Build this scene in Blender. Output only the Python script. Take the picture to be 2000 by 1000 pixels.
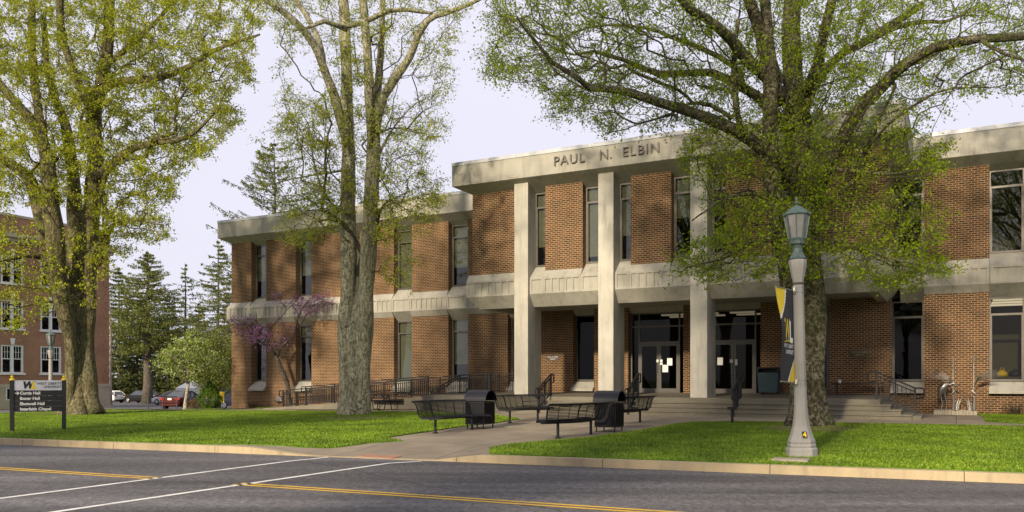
import bpy, math, random
import numpy as np
from mathutils import Vector, Matrix

for o in list(bpy.data.objects):
    bpy.data.objects.remove(o, do_unlink=True)
SC = bpy.context.scene
COL = SC.collection
R = math.radians

# ------------------------------------------------------------------ camera
F, CX, CY, EYE = 1640.0, 1000.0, 743.5, 1.65      # focal length and horizon in photograph pixels, eye height in m
cam = bpy.data.objects.new('camera', bpy.data.cameras.new('camera'))
COL.objects.link(cam)
cam.location = (0, 0, EYE)
cam.rotation_euler = (R(90), 0, 0)
cam.data.sensor_width = 36
cam.data.lens = F / 2000 * 36
cam.data.shift_y = (CY - 500) / 2000
cam.data.clip_start = 0.1
cam.data.clip_end = 6000
SC.camera = cam

# ------------------------------------------------------------------ sky and sun
SUN_AZ, SUN_EL = (-0.47, -0.883), R(23)            # towards the sun: behind the camera, to its left
world = bpy.data.worlds.new('World')
SC.world = world
world.use_nodes = True
wn = world.node_tree
wn.nodes.clear()
w_out = wn.nodes.new('ShaderNodeOutputWorld')
w_bg = wn.nodes.new('ShaderNodeBackground')
w_sky = wn.nodes.new('ShaderNodeTexSky')
w_sky.sky_type = 'NISHITA'
w_sky.sun_disc = False
w_sky.sun_elevation = SUN_EL
w_sky.sun_rotation = math.atan2(SUN_AZ[0], SUN_AZ[1]) % (2 * math.pi)
w_sky.dust_density = 3.0
w_mix = wn.nodes.new('ShaderNodeMixRGB')           # thin bright overcast veil over the blue
w_mix.inputs[2].default_value = (6.75, 6.65, 7.7, 1)
w_noise = wn.nodes.new('ShaderNodeTexNoise')
w_noise.inputs['Scale'].default_value = 1.6
w_noise.inputs['Detail'].default_value = 5
w_ramp = wn.nodes.new('ShaderNodeValToRGB')
w_ramp.color_ramp.elements[0].position = 0.3
w_ramp.color_ramp.elements[0].color = (0.86, 0.86, 0.86, 1)
w_ramp.color_ramp.elements[1].position = 0.7
w_ramp.color_ramp.elements[1].color = (0.97, 0.97, 0.97, 1)
w_tc = wn.nodes.new('ShaderNodeTexCoord')
wn.links.new(w_tc.outputs['Generated'], w_noise.inputs['Vector'])
wn.links.new(w_noise.outputs['Fac'], w_ramp.inputs['Fac'])
wn.links.new(w_ramp.outputs['Color'], w_mix.inputs['Fac'])
wn.links.new(w_sky.outputs['Color'], w_mix.inputs[1])
wn.links.new(w_mix.outputs['Color'], w_bg.inputs['Color'])
w_bg.inputs['Strength'].default_value = 0.1
wn.links.new(w_bg.outputs['Background'], w_out.inputs['Surface'])

sun = bpy.data.objects.new('sun', bpy.data.lights.new('sun', 'SUN'))
COL.objects.link(sun)
sun.data.energy = 5.0
sun.data.angle = R(2.8)                            # veiled sun: soft-edged shadows
sun.data.color = (1.0, 0.85, 0.63)
_d = Vector((SUN_AZ[0] * math.cos(SUN_EL), SUN_AZ[1] * math.cos(SUN_EL), math.sin(SUN_EL)))
sun.rotation_euler = _d.to_track_quat('Z', 'Y').to_euler()
sun.location = (-20, -40, 40)

SC.view_settings.view_transform = 'Standard'
SC.view_settings.look = 'None'
SC.view_settings.exposure = 0.40
SC.view_settings.gamma = 1.0
SC.view_settings.use_curve_mapping = False
SC.render.resolution_x = 1024
SC.render.resolution_y = 512
SC.cycles.max_bounces = 8
SC.cycles.transparent_max_bounces = 12

# ------------------------------------------------------------------ pixel <-> place
TH = math.atan(1640 / 3100)                        # the library's front recedes to the left by this angle
C_, S_ = math.cos(TH), math.sin(TH)
P0 = (-16.72, 50.06)                               # left front corner of the library

def at(px, py, Y):
    return Vector(((px - CX) / F * Y, Y, EYE + (CY - py) / F * Y))

def wl(s, d):                                      # library-local (along the front, out from the front) -> world
    return (P0[0] + s * C_ - d * S_, P0[1] - s * S_ - d * C_)

def loc(x, y):
    dx, dy = x - P0[0], y - P0[1]
    return dx * C_ - dy * S_, -dx * S_ - dy * C_

KA, KB = Vector((-13.25, 21.73)), Vector((8.19, 13.43))   # two points of the near kerb line
KD = (KB - KA).normalized()
KN = Vector((-KD.y, KD.x))                         # from the road towards the library

def sstep(a, b, x):
    t = min(1.0, max(0.0, (x - a) / (b - a)))
    return t * t * (3 - 2 * t)

def h(x, y):                                       # height of the ground
    v = Vector((x, y)) - KA
    a, b = v.dot(KD), v.dot(KN)
    if b < -0.01:
        return 0.0
    s, d = loc(x, y)
    zb = 0.06 + 0.31 * sstep(0, 26, s)
    t = min(1.0, max(0.0, (b - 0.5) / 13.0))
    z = 0.15 + (zb - 0.15) * t
    z += float(np.interp(y, [46, 69, 113, 220, 400], [0, -0.72, -1.38, -2.4, -2.4])) if s < 3 else 0.0
    dip = sstep(7.6, 9.6, a) * (1 - sstep(12.3, 13.6, a)) * (1 - sstep(0.2, 2.2, b))
    return z * (1 - dip) + 0.015 * dip

def gp(px, py):                                    # ground point seen at a pixel
    z = 0.1
    for _ in range(12):
        Y = F * (EYE - z) / (py - CY)
        z = h((px - CX) / F * Y, Y)
    return ((px - CX) / F * Y, Y)

# ------------------------------------------------------------------ mesh helpers
class MB:
    def __init__(self):
        self.v, self.f, self.m = [], [], []
    def add(self, vs, fs, mat=0):
        b = len(self.v)
        self.v += [tuple(p) for p in vs]
        self.f += [tuple(b + i for i in f) for f in fs]
        self.m += [mat] * len(fs)
        return self
    def hexa(self, p, mat=0):                      # bottom 4 then top 4, both counter-clockwise from above
        return self.add(p, [(3, 2, 1, 0), (4, 5, 6, 7), (0, 1, 5, 4), (1, 2, 6, 5), (2, 3, 7, 6), (3, 0, 4, 7)], mat)
    def box(self, x0, x1, y0, y1, z0, z1, mat=0):
        return self.hexa([(x0, y0, z0), (x1, y0, z0), (x1, y1, z0), (x0, y1, z0),
                          (x0, y0, z1), (x1, y0, z1), (x1, y1, z1), (x0, y1, z1)], mat)
    def obox(self, c, ax, ay, hx, hy, z0, z1, mat=0):   # box with its own ground axes
        ax, ay = Vector(ax), Vector(ay)
        q = [Vector(c) + ax * i * hx + ay * j * hy for i, j in ((-1, -1), (1, -1), (1, 1), (-1, 1))]
        return self.hexa([(p.x, p.y, z0) for p in q] + [(p.x, p.y, z1) for p in q], mat)
    def sec(self, poly, s0, s1, mat=0):            # (d, z) section swept along the library front from s0 to s1
        n = len(poly)
        a = sum(poly[i][0] * poly[(i + 1) % n][1] - poly[(i + 1) % n][0] * poly[i][1] for i in range(n))
        if a < 0: poly = poly[::-1]
        vs = [(s0, -d, z) for d, z in poly] + [(s1, -d, z) for d, z in poly]
        fs = [tuple(range(n)), tuple(range(2 * n - 1, n - 1, -1))]
        fs += [(i, n + i, n + (i + 1) % n, (i + 1) % n) for i in range(n)]
        return self.add(vs, fs, mat)
    def prism(self, poly, vec, mat=0):             # planar 3D outline pushed along vec
        n = len(poly)
        v = Vector(vec)
        vs = [Vector(p) for p in poly] + [Vector(p) + v for p in poly]
        fs = [tuple(range(n - 1, -1, -1)), tuple(range(n, 2 * n))]
        fs += [(i, (i + 1) % n, n + (i + 1) % n, n + i) for i in range(n)]
        return self.add(vs, fs, mat)
    def tube(self, pts, r, n=8, mat=0, wob=None):
        pts = [Vector(p) for p in pts]
        k = len(pts)
        rr = r if hasattr(r, '__len__') else [r] * k
        t0 = (pts[1] - pts[0]).normalized()
        u = t0.orthogonal().normalized()
        vs = []
        for i, p in enumerate(pts):
            t = (pts[min(i + 1, k - 1)] - pts[max(i - 1, 0)])
            if t.length < 1e-9: t = t0
            t.normalize()
            u = (u - t * u.dot(t))
            if u.length < 1e-6: u = t.orthogonal()
            u.normalize()
            w = t.cross(u)
            for j in range(n):
                a = 2 * math.pi * j / n
                q = rr[i] * (wob(i, j, p, a) if wob else 1)
                vs.append(p + (u * math.cos(a) + w * math.sin(a)) * q)
        fs = [tuple(range(n - 1, -1, -1)), tuple((k - 1) * n + j for j in range(n))]
        for i in range(k - 1):
            for j in range(n):
                j2 = (j + 1) % n
                fs.append((i * n + j, i * n + j2, (i + 1) * n + j2, (i + 1) * n + j))
        return self.add(vs, fs, mat)
    def bar(self, a, b, w, t=None, mat=0):         # square bar between two points
        a, b = Vector(a), Vector(b)
        t = t or w
        z = (b - a).normalized()
        x = z.cross(Vector((0, 0, 1)))
        if x.length < 1e-4: x = Vector((1, 0, 0))
        x.normalize()
        y = z.cross(x)
        q = [x * i * w / 2 + y * j * t / 2 for i, j in ((-1, -1), (1, -1), (1, 1), (-1, 1))]
        return self.hexa([a + p for p in q] + [b + p for p in q], mat)
    def lathe(self, prof, n=16, c=(0, 0, 0), mat=0, ph=0.0):
        vs, k = [], len(prof)
        for r, z in prof:
            for j in range(n):
                a = 2 * math.pi * (j + ph) / n
                vs.append((c[0] + r * math.cos(a), c[1] + r * math.sin(a), c[2] + z))
        fs = [tuple(range(n - 1, -1, -1)), tuple((k - 1) * n + j for j in range(n))]
        for i in range(k - 1):
            for j in range(n):
                j2 = (j + 1) % n
                fs.append((i * n + j, i * n + j2, (i + 1) * n + j2, (i + 1) * n + j))
        return self.add(vs, fs, mat)
    def mesh(self, name, mats, smooth=False):
        me = bpy.data.meshes.new(name)
        me.from_pydata(self.v, [], self.f)
        for m in mats: me.materials.append(m)
        if len(mats) > 1:
            me.polygons.foreach_set('material_index', self.m)
        if smooth:
            me.polygons.foreach_set('use_smooth', [True] * len(self.f))
        me.update()
        return me
    def build(self, name, mats, parent=None, smooth=False, bevel=0):
        if not isinstance(mats, (list, tuple)): mats = [mats]
        o = bpy.data.objects.new(name, self.mesh(name, mats, smooth))
        COL.objects.link(o)
        if parent: o.parent = parent
        if bevel:
            b = o.modifiers.new('bevel', 'BEVEL')
            b.width, b.segments, b.limit_method = bevel, 2, 'ANGLE'
        return o

def arrays_mesh(name, V, Q, mats, midx=None):      # fast mesh from numpy arrays; Q is (n,3) or (n,4)
    me = bpy.data.meshes.new(name)
    k = Q.shape[1]
    me.vertices.add(len(V))
    me.vertices.foreach_set('co', np.asarray(V, dtype=np.float32).ravel())
    me.loops.add(Q.size)
    me.loops.foreach_set('vertex_index', np.asarray(Q, dtype=np.int32).ravel())
    me.polygons.add(len(Q))
    me.polygons.foreach_set('loop_start', np.arange(0, Q.size, k, dtype=np.int32))
    for m in mats: me.materials.append(m)
    if midx is not None:
        me.polygons.foreach_set('material_index', np.asarray(midx, dtype=np.int32))
    me.update(calc_edges=True)
    me.validate()
    return me

def tag(o, label=None, cat=None, group=None, kind=None):
    if label: o['label'] = label
    if cat: o['category'] = cat
    if group: o['group'] = group
    if kind: o['kind'] = kind
    return o

def thing(name, label, cat, p=(0, 0, 0), rz=0.0, group=None, kind=None):
    o = bpy.data.objects.new(name, None)
    COL.objects.link(o)
    o.empty_display_size = 0.3
    o.location = p
    o.rotation_euler = (0, 0, rz)
    return tag(o, label, cat, group, kind)

def link_mesh(name, me, parent=None):
    o = bpy.data.objects.new(name, me)
    COL.objects.link(o)
    if parent: o.parent = parent
    return o

def dup(o, label=None, p=None, rz=None, parent=None):   # a thing with copies of its parts and sub-parts
    c = o.copy()
    COL.objects.link(c)
    if parent: c.parent = parent
    for ch in o.children: dup(ch, parent=c)
    if label: c['label'] = label
    if p is not None: c.location = p
    if rz is not None: c.rotation_euler = (0, 0, rz)
    return c

def text_mesh(s, size, depth=0.01, shear=0.0, bold=0.0, align='LEFT', space=1.0):
    cu = bpy.data.curves.new('txt', 'FONT')
    cu.body, cu.size, cu.extrude, cu.shear, cu.offset = s, size, depth / 2, shear, bold
    cu.align_x, cu.align_y, cu.space_character = align, 'BOTTOM_BASELINE', space
    cu.resolution_u = 3
    o = bpy.data.objects.new('txt', cu)
    COL.objects.link(o)
    bpy.context.view_layer.update()
    dg = bpy.context.evaluated_depsgraph_get()
    me = bpy.data.meshes.new_from_object(o.evaluated_get(dg))
    bpy.data.objects.remove(o, do_unlink=True)
    me.materials.clear()
    return me

def text_part(name, s, size, mat, parent, M, depth=0.01, **kw):   # M maps text x, y, z (out) into the parent's space
    me = text_mesh(s, size, depth, **kw)
    me.transform(M)
    me.materials.append(mat)
    return link_mesh(name, me, parent)

def frame_matrix(o, ex, ey, ez):
    M = Matrix.Identity(4)
    for i, e in enumerate((ex, ey, ez, o)):
        for j in range(3): M[j][i] = e[j]
    return M

# ------------------------------------------------------------------ materials
class NT:
    def __init__(self, name):
        self.m = bpy.data.materials.new(name)
        self.m.use_nodes = True
        self.t = self.m.node_tree
        self.b = self.t.nodes['Principled BSDF']
        self.out = self.t.nodes['Material Output']
    def n(self, typ, **kw):
        nd = self.t.nodes.new('ShaderNode' + typ)
        for k, v in kw.items(): setattr(nd, k, v)
        return nd
    def l(self, a, b): self.t.links.new(a, b)
    def coord(self, kind='Object', scale=(1, 1, 1), rot=(0, 0, 0)):
        tc = self.n('TexCoord')
        mp = self.n('Mapping')
        mp.inputs['Scale'].default_value = scale
        mp.inputs['Rotation'].default_value = rot
        self.l(tc.outputs[kind], mp.inputs['Vector'])
        return mp.outputs['Vector']
    def noise(self, vec, scale, detail=4, rough=0.55, dist=0.0):
        n = self.n('TexNoise')
        n.inputs['Scale'].default_value = scale
        n.inputs['Detail'].default_value = detail
        n.inputs['Roughness'].default_value = rough
        n.inputs['Distortion'].default_value = dist
        self.l(vec, n.inputs['Vector'])
        return n.outputs['Fac']
    def ramp(self, fac, stops):
        r = self.n('ValToRGB')
        els = r.color_ramp.elements
        while len(els) < len(stops): els.new(0.5)
        for e, (p, c) in zip(els, stops):
            e.position = p
            e.color = c if len(c) == 4 else (*c, 1)
        self.l(fac, r.inputs['Fac'])
        return r.outputs['Color']
    def mix(self, fac, a, b, mode='MIX'):
        m = self.n('MixRGB', blend_type=mode)
        for i, x in ((0, fac), (1, a), (2, b)):
            if hasattr(x, 'is_output'): self.l(x, m.inputs[i])
            else: m.inputs[i].default_value = x if i == 0 else ((*x, 1) if len(x) == 3 else x)
        return m.outputs['Color']
    def bump(self, hgt, strength=0.3, dist=0.02):
        b = self.n('Bump')
        b.inputs['Strength'].default_value = strength
        b.inputs['Distance'].default_value = dist
        self.l(hgt, b.inputs['Height'])
        self.l(b.outputs['Normal'], self.b.inputs['Normal'])
    def base(self, c):
        if hasattr(c, 'is_output'): self.l(c, self.b.inputs['Base Color'])
        else: self.b.inputs['Base Color'].default_value = (*c, 1)
    def set(self, rough=None, metal=None, spec=None):
        if rough is not None: self.b.inputs['Roughness'].default_value = rough
        if metal is not None: self.b.inputs['Metallic'].default_value = metal
        if spec is not None: self.b.inputs['Specular IOR Level'].default_value = spec
        return self

def g3(v): return (v, v, v)

def mat_plain(name, c, rough=0.6, metal=0.0, var=0.18, scale=6.0, bump=0.0, spec=None):
    t = NT(name)
    v = t.coord()
    f = t.noise(v, scale, 5)
    lo = tuple(x * (1 - var) for x in c)
    hi = tuple(min(1, x * (1 + var)) for x in c)
    t.base(t.ramp(f, [(0.3, lo), (0.7, hi)]))
    t.set(rough, metal, spec)
    if bump: t.bump(t.noise(v, scale * 8, 4), bump, 0.01)
    return t.m

def mat_brick(name, c1, c2, mortar, bw=0.215, rh=0.081, ms=0.011, stain=0.35):
    t = NT(name)
    tc = t.n('TexCoord')
    sep = t.n('SeparateXYZ')
    t.l(tc.outputs['Object'], sep.inputs[0])
    ad = t.n('Math', operation='ADD')
    t.l(sep.outputs['X'], ad.inputs[0]); t.l(sep.outputs['Y'], ad.inputs[1])
    cmb = t.n('CombineXYZ')
    t.l(ad.outputs[0], cmb.inputs[0]); t.l(sep.outputs['Z'], cmb.inputs[1])
    br = t.n('TexBrick')
    t.l(cmb.outputs[0], br.inputs['Vector'])
    br.inputs['Scale'].default_value = 1.0
    br.inputs['Brick Width'].default_value = bw
    br.inputs['Row Height'].default_value = rh
    br.inputs['Mortar Size'].default_value = ms
    br.inputs['Mortar Smooth'].default_value = 0.15
    br.inputs['Bias'].default_value = 0.0
    br.inputs['Color1'].default_value = (*c1, 1)
    br.inputs['Color2'].default_value = (*c2, 1)
    br.inputs['Mortar'].default_value = (*mortar, 1)
    o = tc.outputs['Object']
    n1 = t.noise(o, 0.55, 5, 0.6)
    n2 = t.noise(o, 22.0, 4, 0.7)
    c = t.mix(1.0, br.outputs['Color'], t.ramp(n1, [(0.28, g3(1 - stain)), (0.72, g3(1.12))]), 'MULTIPLY')
    c = t.mix(1.0, c, t.ramp(n2, [(0.3, g3(0.82)), (0.7, g3(1.15))]), 'MULTIPLY')
    t.base(c)
    t.set(0.85, 0, 0.3)
    hh = t.mix(0.25, t.ramp(br.outputs['Fac'], [(0.0, g3(1)), (1.0, g3(0))]), n2)
    t.bump(hh, 0.55, 0.012)
    return t.m

def mat_concrete(name, c, streak=0.3, rough=0.8, dirt=(0.12, 0.11, 0.09)):
    t = NT(name)
    o = t.coord()
    v = t.coord(scale=(3.0, 3.0, 0.35))
    n1 = t.noise(o, 0.9, 6, 0.62)
    n2 = t.noise(v, 1.6, 5, 0.6)
    n3 = t.noise(o, 60, 3, 0.7)
    k = t.ramp(n1, [(0.3, tuple(x * 0.8 for x in c)), (0.7, tuple(min(1, x * 1.1) for x in c))])
    k = t.mix(t.ramp(n2, [(0.5, g3(0)), (0.8, g3(streak))]), k, dirt)
    k = t.mix(1.0, k, t.ramp(n3, [(0.3, g3(0.88)), (0.7, g3(1.08))]), 'MULTIPLY')
    t.base(k)
    t.set(rough, 0, 0.35)
    t.bump(n3, 0.25, 0.006)
    return t.m

def mat_glass(name, tint=(0.8, 0.82, 0.8), refl=0.2):
    t = NT(name)
    tr = t.n('BsdfTransparent'); tr.inputs['Color'].default_value = (*tint, 1)
    gl = t.n('BsdfGlossy'); gl.inputs['Roughness'].default_value = 0.012
    gl.inputs['Color'].default_value = (0.9, 0.92, 0.95, 1)
    bm = t.n('Bump'); bm.inputs['Strength'].default_value = 0.025; bm.inputs['Distance'].default_value = 0.02
    t.l(t.noise(t.coord(), 1.3, 2), bm.inputs['Height'])
    t.l(bm.outputs['Normal'], gl.inputs['Normal'])
    lw = t.n('LayerWeight'); lw.inputs['Blend'].default_value = refl
    mp = t.n('MapRange')
    mp.inputs['From Max'].default_value = 1.0
    mp.inputs['To Min'].default_value = refl * 0.17
    mp.inputs['To Max'].default_value = 0.95
    t.l(lw.outputs['Fresnel'], mp.inputs['Value'])
    mx = t.n('MixShader')
    t.l(mp.outputs['Result'], mx.inputs[0]); t.l(tr.outputs[0], mx.inputs[1]); t.l(gl.outputs[0], mx.inputs[2])
    t.l(mx.outputs[0], t.out.inputs['Surface'])
    return t.m

def mat_leaf(name, cols, trans=0.45, rough=0.5, lo=0.75, hi=1.2, nsc=0.5):
    t = NT(name)
    ge = t.n('NewGeometry')
    k = t.ramp(ge.outputs['Random Per Island'], [(i / (len(cols) - 1), c) for i, c in enumerate(cols)])
    n = t.noise(t.coord(), nsc, 4)
    k = t.mix(1.0, k, t.ramp(n, [(0.3, g3(lo)), (0.7, (hi * 1.04, hi, hi * .9))]), 'MULTIPLY')
    t.base(k)
    t.set(rough, 0, 0.35)
    tl = t.n('BsdfTranslucent'); t.l(k, tl.inputs['Color'])
    mx = t.n('MixShader'); mx.inputs[0].default_value = trans
    t.l(t.b.outputs[0], mx.inputs[1]); t.l(tl.outputs[0], mx.inputs[2])
    t.l(mx.outputs[0], t.out.inputs['Surface'])
    return t.m

def mat_bark(name, dark, light, lichen, moss=0.0, scale=1.0, lich=0.5):
    t = NT(name)
    v = t.coord(scale=(scale * 7.5, scale * 7.5, scale * 1.9))
    o = t.coord()
    vo = t.n('TexVoronoi', feature='DISTANCE_TO_EDGE')
    vo.inputs['Scale'].default_value = 1.7
    mxv = t.n('MixRGB'); mxv.inputs[0].default_value = 0.42
    nz = t.n('TexNoise'); nz.inputs['Scale'].default_value = 2.5; nz.inputs['Detail'].default_value = 5
    t.l(v, nz.inputs['Vector']); t.l(v, mxv.inputs[1]); t.l(nz.outputs['Color'], mxv.inputs[2])
    t.l(mxv.outputs['Color'], vo.inputs['Vector'])
    e = t.ramp(vo.outputs['Distance'], [(0.0, g3(0.1)), (0.10, g3(0.6)), (0.5, g3(1))])
    n1 = t.noise(v, 3.0, 6, 0.65)
    n2 = t.noise(o, 1.1, 6, 0.7)
    hh = t.mix(0.66, e, n1)
    k = t.ramp(hh, [(0.30, dark), (0.62, light)])
    n3 = t.noise(o, 9.0, 5, 0.75)
    lf = t.mix(1.0, t.ramp(n2, [(0.36, g3(0.1)), (0.55, g3(1))]), t.ramp(n3, [(0.47, g3(0)), (0.56, g3(lich))]), 'MULTIPLY')
    k = t.mix(lf, k, lichen)
    if moss:
        n4 = t.noise(o, 1.6, 5, 0.7)
        k = t.mix(t.ramp(n4, [(0.48, g3(0)), (0.68, g3(moss))]), k, (0.045, 0.06, 0.012))
    t.base(k)
    t.set(0.9, 0, 0.2)
    t.bump(hh, 1.0, 0.09)
    return t.m

def mat_emit(name, c, st):
    t = NT(name)
    t.b.inputs['Emission Color'].default_value = (*c, 1)
    t.b.inputs['Emission Strength'].default_value = st
    t.base((0.8, 0.8, 0.8))
    return t.m

M = {}
M['brick'] = mat_brick('library_brick', (0.150, 0.056, 0.024), (0.060, 0.023, 0.012), (0.38, 0.28, 0.155), ms=0.012, stain=0.45)
M['brick_red'] = mat_brick('hall_brick', (0.36, 0.155, 0.080), (0.25, 0.105, 0.06), (0.42, 0.31, 0.21), stain=0.25)
M['precast'] = mat_concrete('precast_concrete', (0.375, 0.355, 0.305), 0.5)
M['column'] = mat_concrete('cast_column', (0.47, 0.445, 0.385), 0.5)
M['paving'] = None
M['step'] = mat_concrete('step_concrete', (0.175, 0.158, 0.118), 0.5)
M['limestone'] = mat_concrete('limestone', (0.42, 0.36, 0.27), 0.2)
M['stone'] = mat_concrete('rough_stone', (0.33, 0.29, 0.22), 0.5)
M['coping'] = mat_plain('coping_metal', (0.44, 0.45, 0.48), 0.45, 0.0, 0.06, 1.5)
M['alu'] = mat_plain('bronze_aluminium', (0.11, 0.10, 0.088), 0.42, 0.35, 0.15, 3)
M['glass'] = mat_glass('window_glass')
M['glass_dark'] = mat_glass('entrance_glass', (0.35, 0.35, 0.35), 0.06)
M['glass_low'] = mat_glass('lower_window_glass', (0.7, 0.7, 0.68), 0.08)
M['shade'] = mat_plain('roller_shade', (0.175, 0.17, 0.115), 0.9, 0, 0.1, 2)
M['black'] = mat_plain('black_coated_steel', (0.006, 0.006, 0.010), 0.42, 0, 0.3, 12, 0, 0.35)
M['black_matt'] = mat_plain('black_paint', (0.012, 0.012, 0.013), 0.55, 0, 0.3, 10)
M['white'] = mat_plain('white_paint', (0.72, 0.72, 0.69), 0.5, 0, 0.08, 4)
M['paper'] = mat_plain('paper', (0.75, 0.74, 0.72), 0.8, 0, 0.04, 10)
M['yellow'] = mat_plain('yellow_paint', (0.78, 0.55, 0.01), 0.45, 0, 0.1, 8)
M['silver'] = mat_plain('silver_panel', (0.58, 0.58, 0.62), 0.35, 0.2, 0.06, 4)
M['verdigris'] = mat_plain('green_cast_iron', (0.075, 0.115, 0.105), 0.5, 0.1, 0.4, 14, 0.2)
M['frost'] = mat_plain('frosted_glass', (0.23, 0.225, 0.23), 0.25, 0, 0.2, 5)
M['granite'] = mat_concrete('lamp_concrete', (0.31, 0.30, 0.285), 0.35)
M['inox'] = mat_plain('welded_steel', (0.36, 0.345, 0.32), 0.33, 0.9, 0.25, 25, 0.4)
M['rust'] = mat_plain('dark_wire', (0.10, 0.075, 0.06), 0.5, 0.6, 0.3, 20)
M['teal'] = mat_plain('teal_plastic', (0.012, 0.045, 0.055), 0.5, 0, 0.2, 6)
M['wood'] = mat_plain('dark_wood', (0.045, 0.032, 0.024), 0.6, 0, 0.3, 12)
M['bronze'] = mat_plain('bronze_plaque', (0.07, 0.06, 0.04), 0.4, 0.6, 0.3, 10)
M['gold_text'] = mat_plain('gold_letters', (0.30, 0.24, 0.12), 0.4, 0.3, 0.1, 10)
M['letters'] = mat_plain('letter_metal', (0.10, 0.09, 0.08), 0.45, 0.3, 0.2, 6)
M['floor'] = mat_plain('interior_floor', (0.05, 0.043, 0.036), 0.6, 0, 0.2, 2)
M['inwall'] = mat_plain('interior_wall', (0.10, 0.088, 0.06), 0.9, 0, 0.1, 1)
M['lamp_on'] = mat_emit('fluorescent', (1.0, 0.84, 0.55), 0.9)
M['partition'] = mat_plain('olive_partition', (0.10, 0.092, 0.055), 0.9, 0, 0.1, 2)
M['tyre'] = mat_plain('tyre', (0.018, 0.018, 0.018), 0.85, 0, 0.2, 20)
M['rim'] = mat_plain('alloy_rim', (0.5, 0.5, 0.52), 0.3, 0.7, 0.1, 10)
M['carglass'] = mat_plain('car_glass', (0.04, 0.05, 0.055), 0.06, 0, 0.1, 2, 0, 0.9)
M['tail'] = mat_plain('tail_lamp', (0.35, 0.02, 0.015), 0.2, 0, 0.1, 5)
M['head'] = mat_plain('head_lamp', (0.6, 0.6, 0.62), 0.1, 0.2, 0.1, 5)
for k, c in (('paint_red', (0.065, 0.008, 0.007)), ('paint_grey', (0.013, 0.014, 0.014)), ('paint_white', (0.7, 0.7, 0.7)), ('paint_blue', (0.13, 0.14, 0.19))):
    M[k] = mat_plain(k, c, 0.3, 0.0, 0.05, 2, 0, 0.25)
M['shingle'] = mat_plain('roof_sheet', (0.12, 0.12, 0.12), 0.8, 0, 0.2, 3)
M['plastic_bag'] = M['white']
M['bark_left'] = mat_bark('oak_bark', (0.030, 0.024, 0.013), (0.15, 0.125, 0.065), (0.30, 0.28, 0.18), 0.5)
M['bark_mid'] = mat_bark('pale_bark', (0.05, 0.044, 0.028), (0.30, 0.28, 0.19), (0.44, 0.42, 0.29), 0.25, lich=0.85)
M['bark_right'] = mat_bark('mossy_bark', (0.014, 0.011, 0.008), (0.066, 0.054, 0.035), (0.24, 0.22, 0.15), 0.8, lich=0.85)
M['bark_twig'] = mat_plain('twig_bark', (0.055, 0.042, 0.028), 0.9, 0, 0.3, 8)
M['bark_dark'] = mat_bark('conifer_bark', (0.03, 0.024, 0.02), (0.12, 0.10, 0.08), (0.2, 0.19, 0.16))
M['bark_birch'] = mat_bark('pale_trunk', (0.20, 0.16, 0.12), (0.42, 0.37, 0.30), (0.5, 0.46, 0.4))
M['leaf_left'] = mat_leaf('leaf_olive', [(0.30, 0.37, 0.018), (0.37, 0.44, 0.02), (0.35, 0.33, 0.04), (0.41, 0.49, 0.015)], 0.6)
M['leaf_low'] = mat_leaf('leaf_yellow_green', [(0.34, 0.40, 0.012), (0.42, 0.44, 0.015), (0.28, 0.36, 0.012)])
M['leaf_mid'] = mat_leaf('leaf_pale', [(0.31, 0.39, 0.03), (0.39, 0.47, 0.02), (0.36, 0.36, 0.05), (0.33, 0.43, 0.02)], 0.6)
M['leaf_right'] = mat_leaf('leaf_fresh', [(0.17, 0.27, 0.004), (0.24, 0.36, 0.005), (0.33, 0.43, 0.007), (0.21, 0.24, 0.012)], 0.6)
M['needle'] = mat_leaf('needles', [(0.10, 0.125, 0.028), (0.14, 0.17, 0.032), (0.20, 0.22, 0.045)], 0.35)
M['needle_dark'] = mat_leaf('hemlock_needles', [(0.045, 0.06, 0.018), (0.07, 0.09, 0.02), (0.12, 0.135, 0.03)], 0.3)
M['needle_light'] = mat_leaf('spruce_needles', [(0.06, 0.085, 0.02), (0.095, 0.12, 0.03), (0.13, 0.145, 0.04)], 0.25)
M['boxleaf'] = mat_leaf('hedge_leaves', [(0.075, 0.15, 0.008), (0.11, 0.20, 0.012), (0.06, 0.12, 0.01)], 0.25)
M['dogwood'] = mat_leaf('dogwood_leaves', [(0.18, 0.28, 0.02), (0.24, 0.34, 0.03), (0.28, 0.36, 0.05), (0.56, 0.60, 0.40)], 0.35)
M['redbud'] = mat_leaf('redbud_flowers', [(0.27, 0.12, 0.30), (0.36, 0.18, 0.38), (0.21, 0.09, 0.23)], 0.25)
M['shrub'] = mat_leaf('brown_shrub', [(0.12, 0.075, 0.03), (0.16, 0.10, 0.04), (0.10, 0.09, 0.03)], 0.25)
M['far_leaf'] = mat_leaf('far_foliage', [(0.08, 0.10, 0.03), (0.12, 0.14, 0.04), (0.10, 0.085, 0.045)], 0.2)
# ------------------------------------------------------------------ ground materials
def mat_grass():
    t = NT('lawn')
    o = t.coord()
    n1 = t.noise(o, 0.35, 4)
    n2 = t.noise(o, 9, 5, 0.7)
    k = t.ramp(n2, [(0.25, (0.05, 0.10, 0.008)), (0.75, (0.11, 0.19, 0.016))])
    k = t.mix(1.0, k, t.ramp(n1, [(0.3, g3(0.75)), (0.7, g3(1.25))]), 'MULTIPLY')
    t.base(k); t.set(0.9, 0, 0.2); t.bump(n2, 0.6, 0.03)
    return t.m

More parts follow.
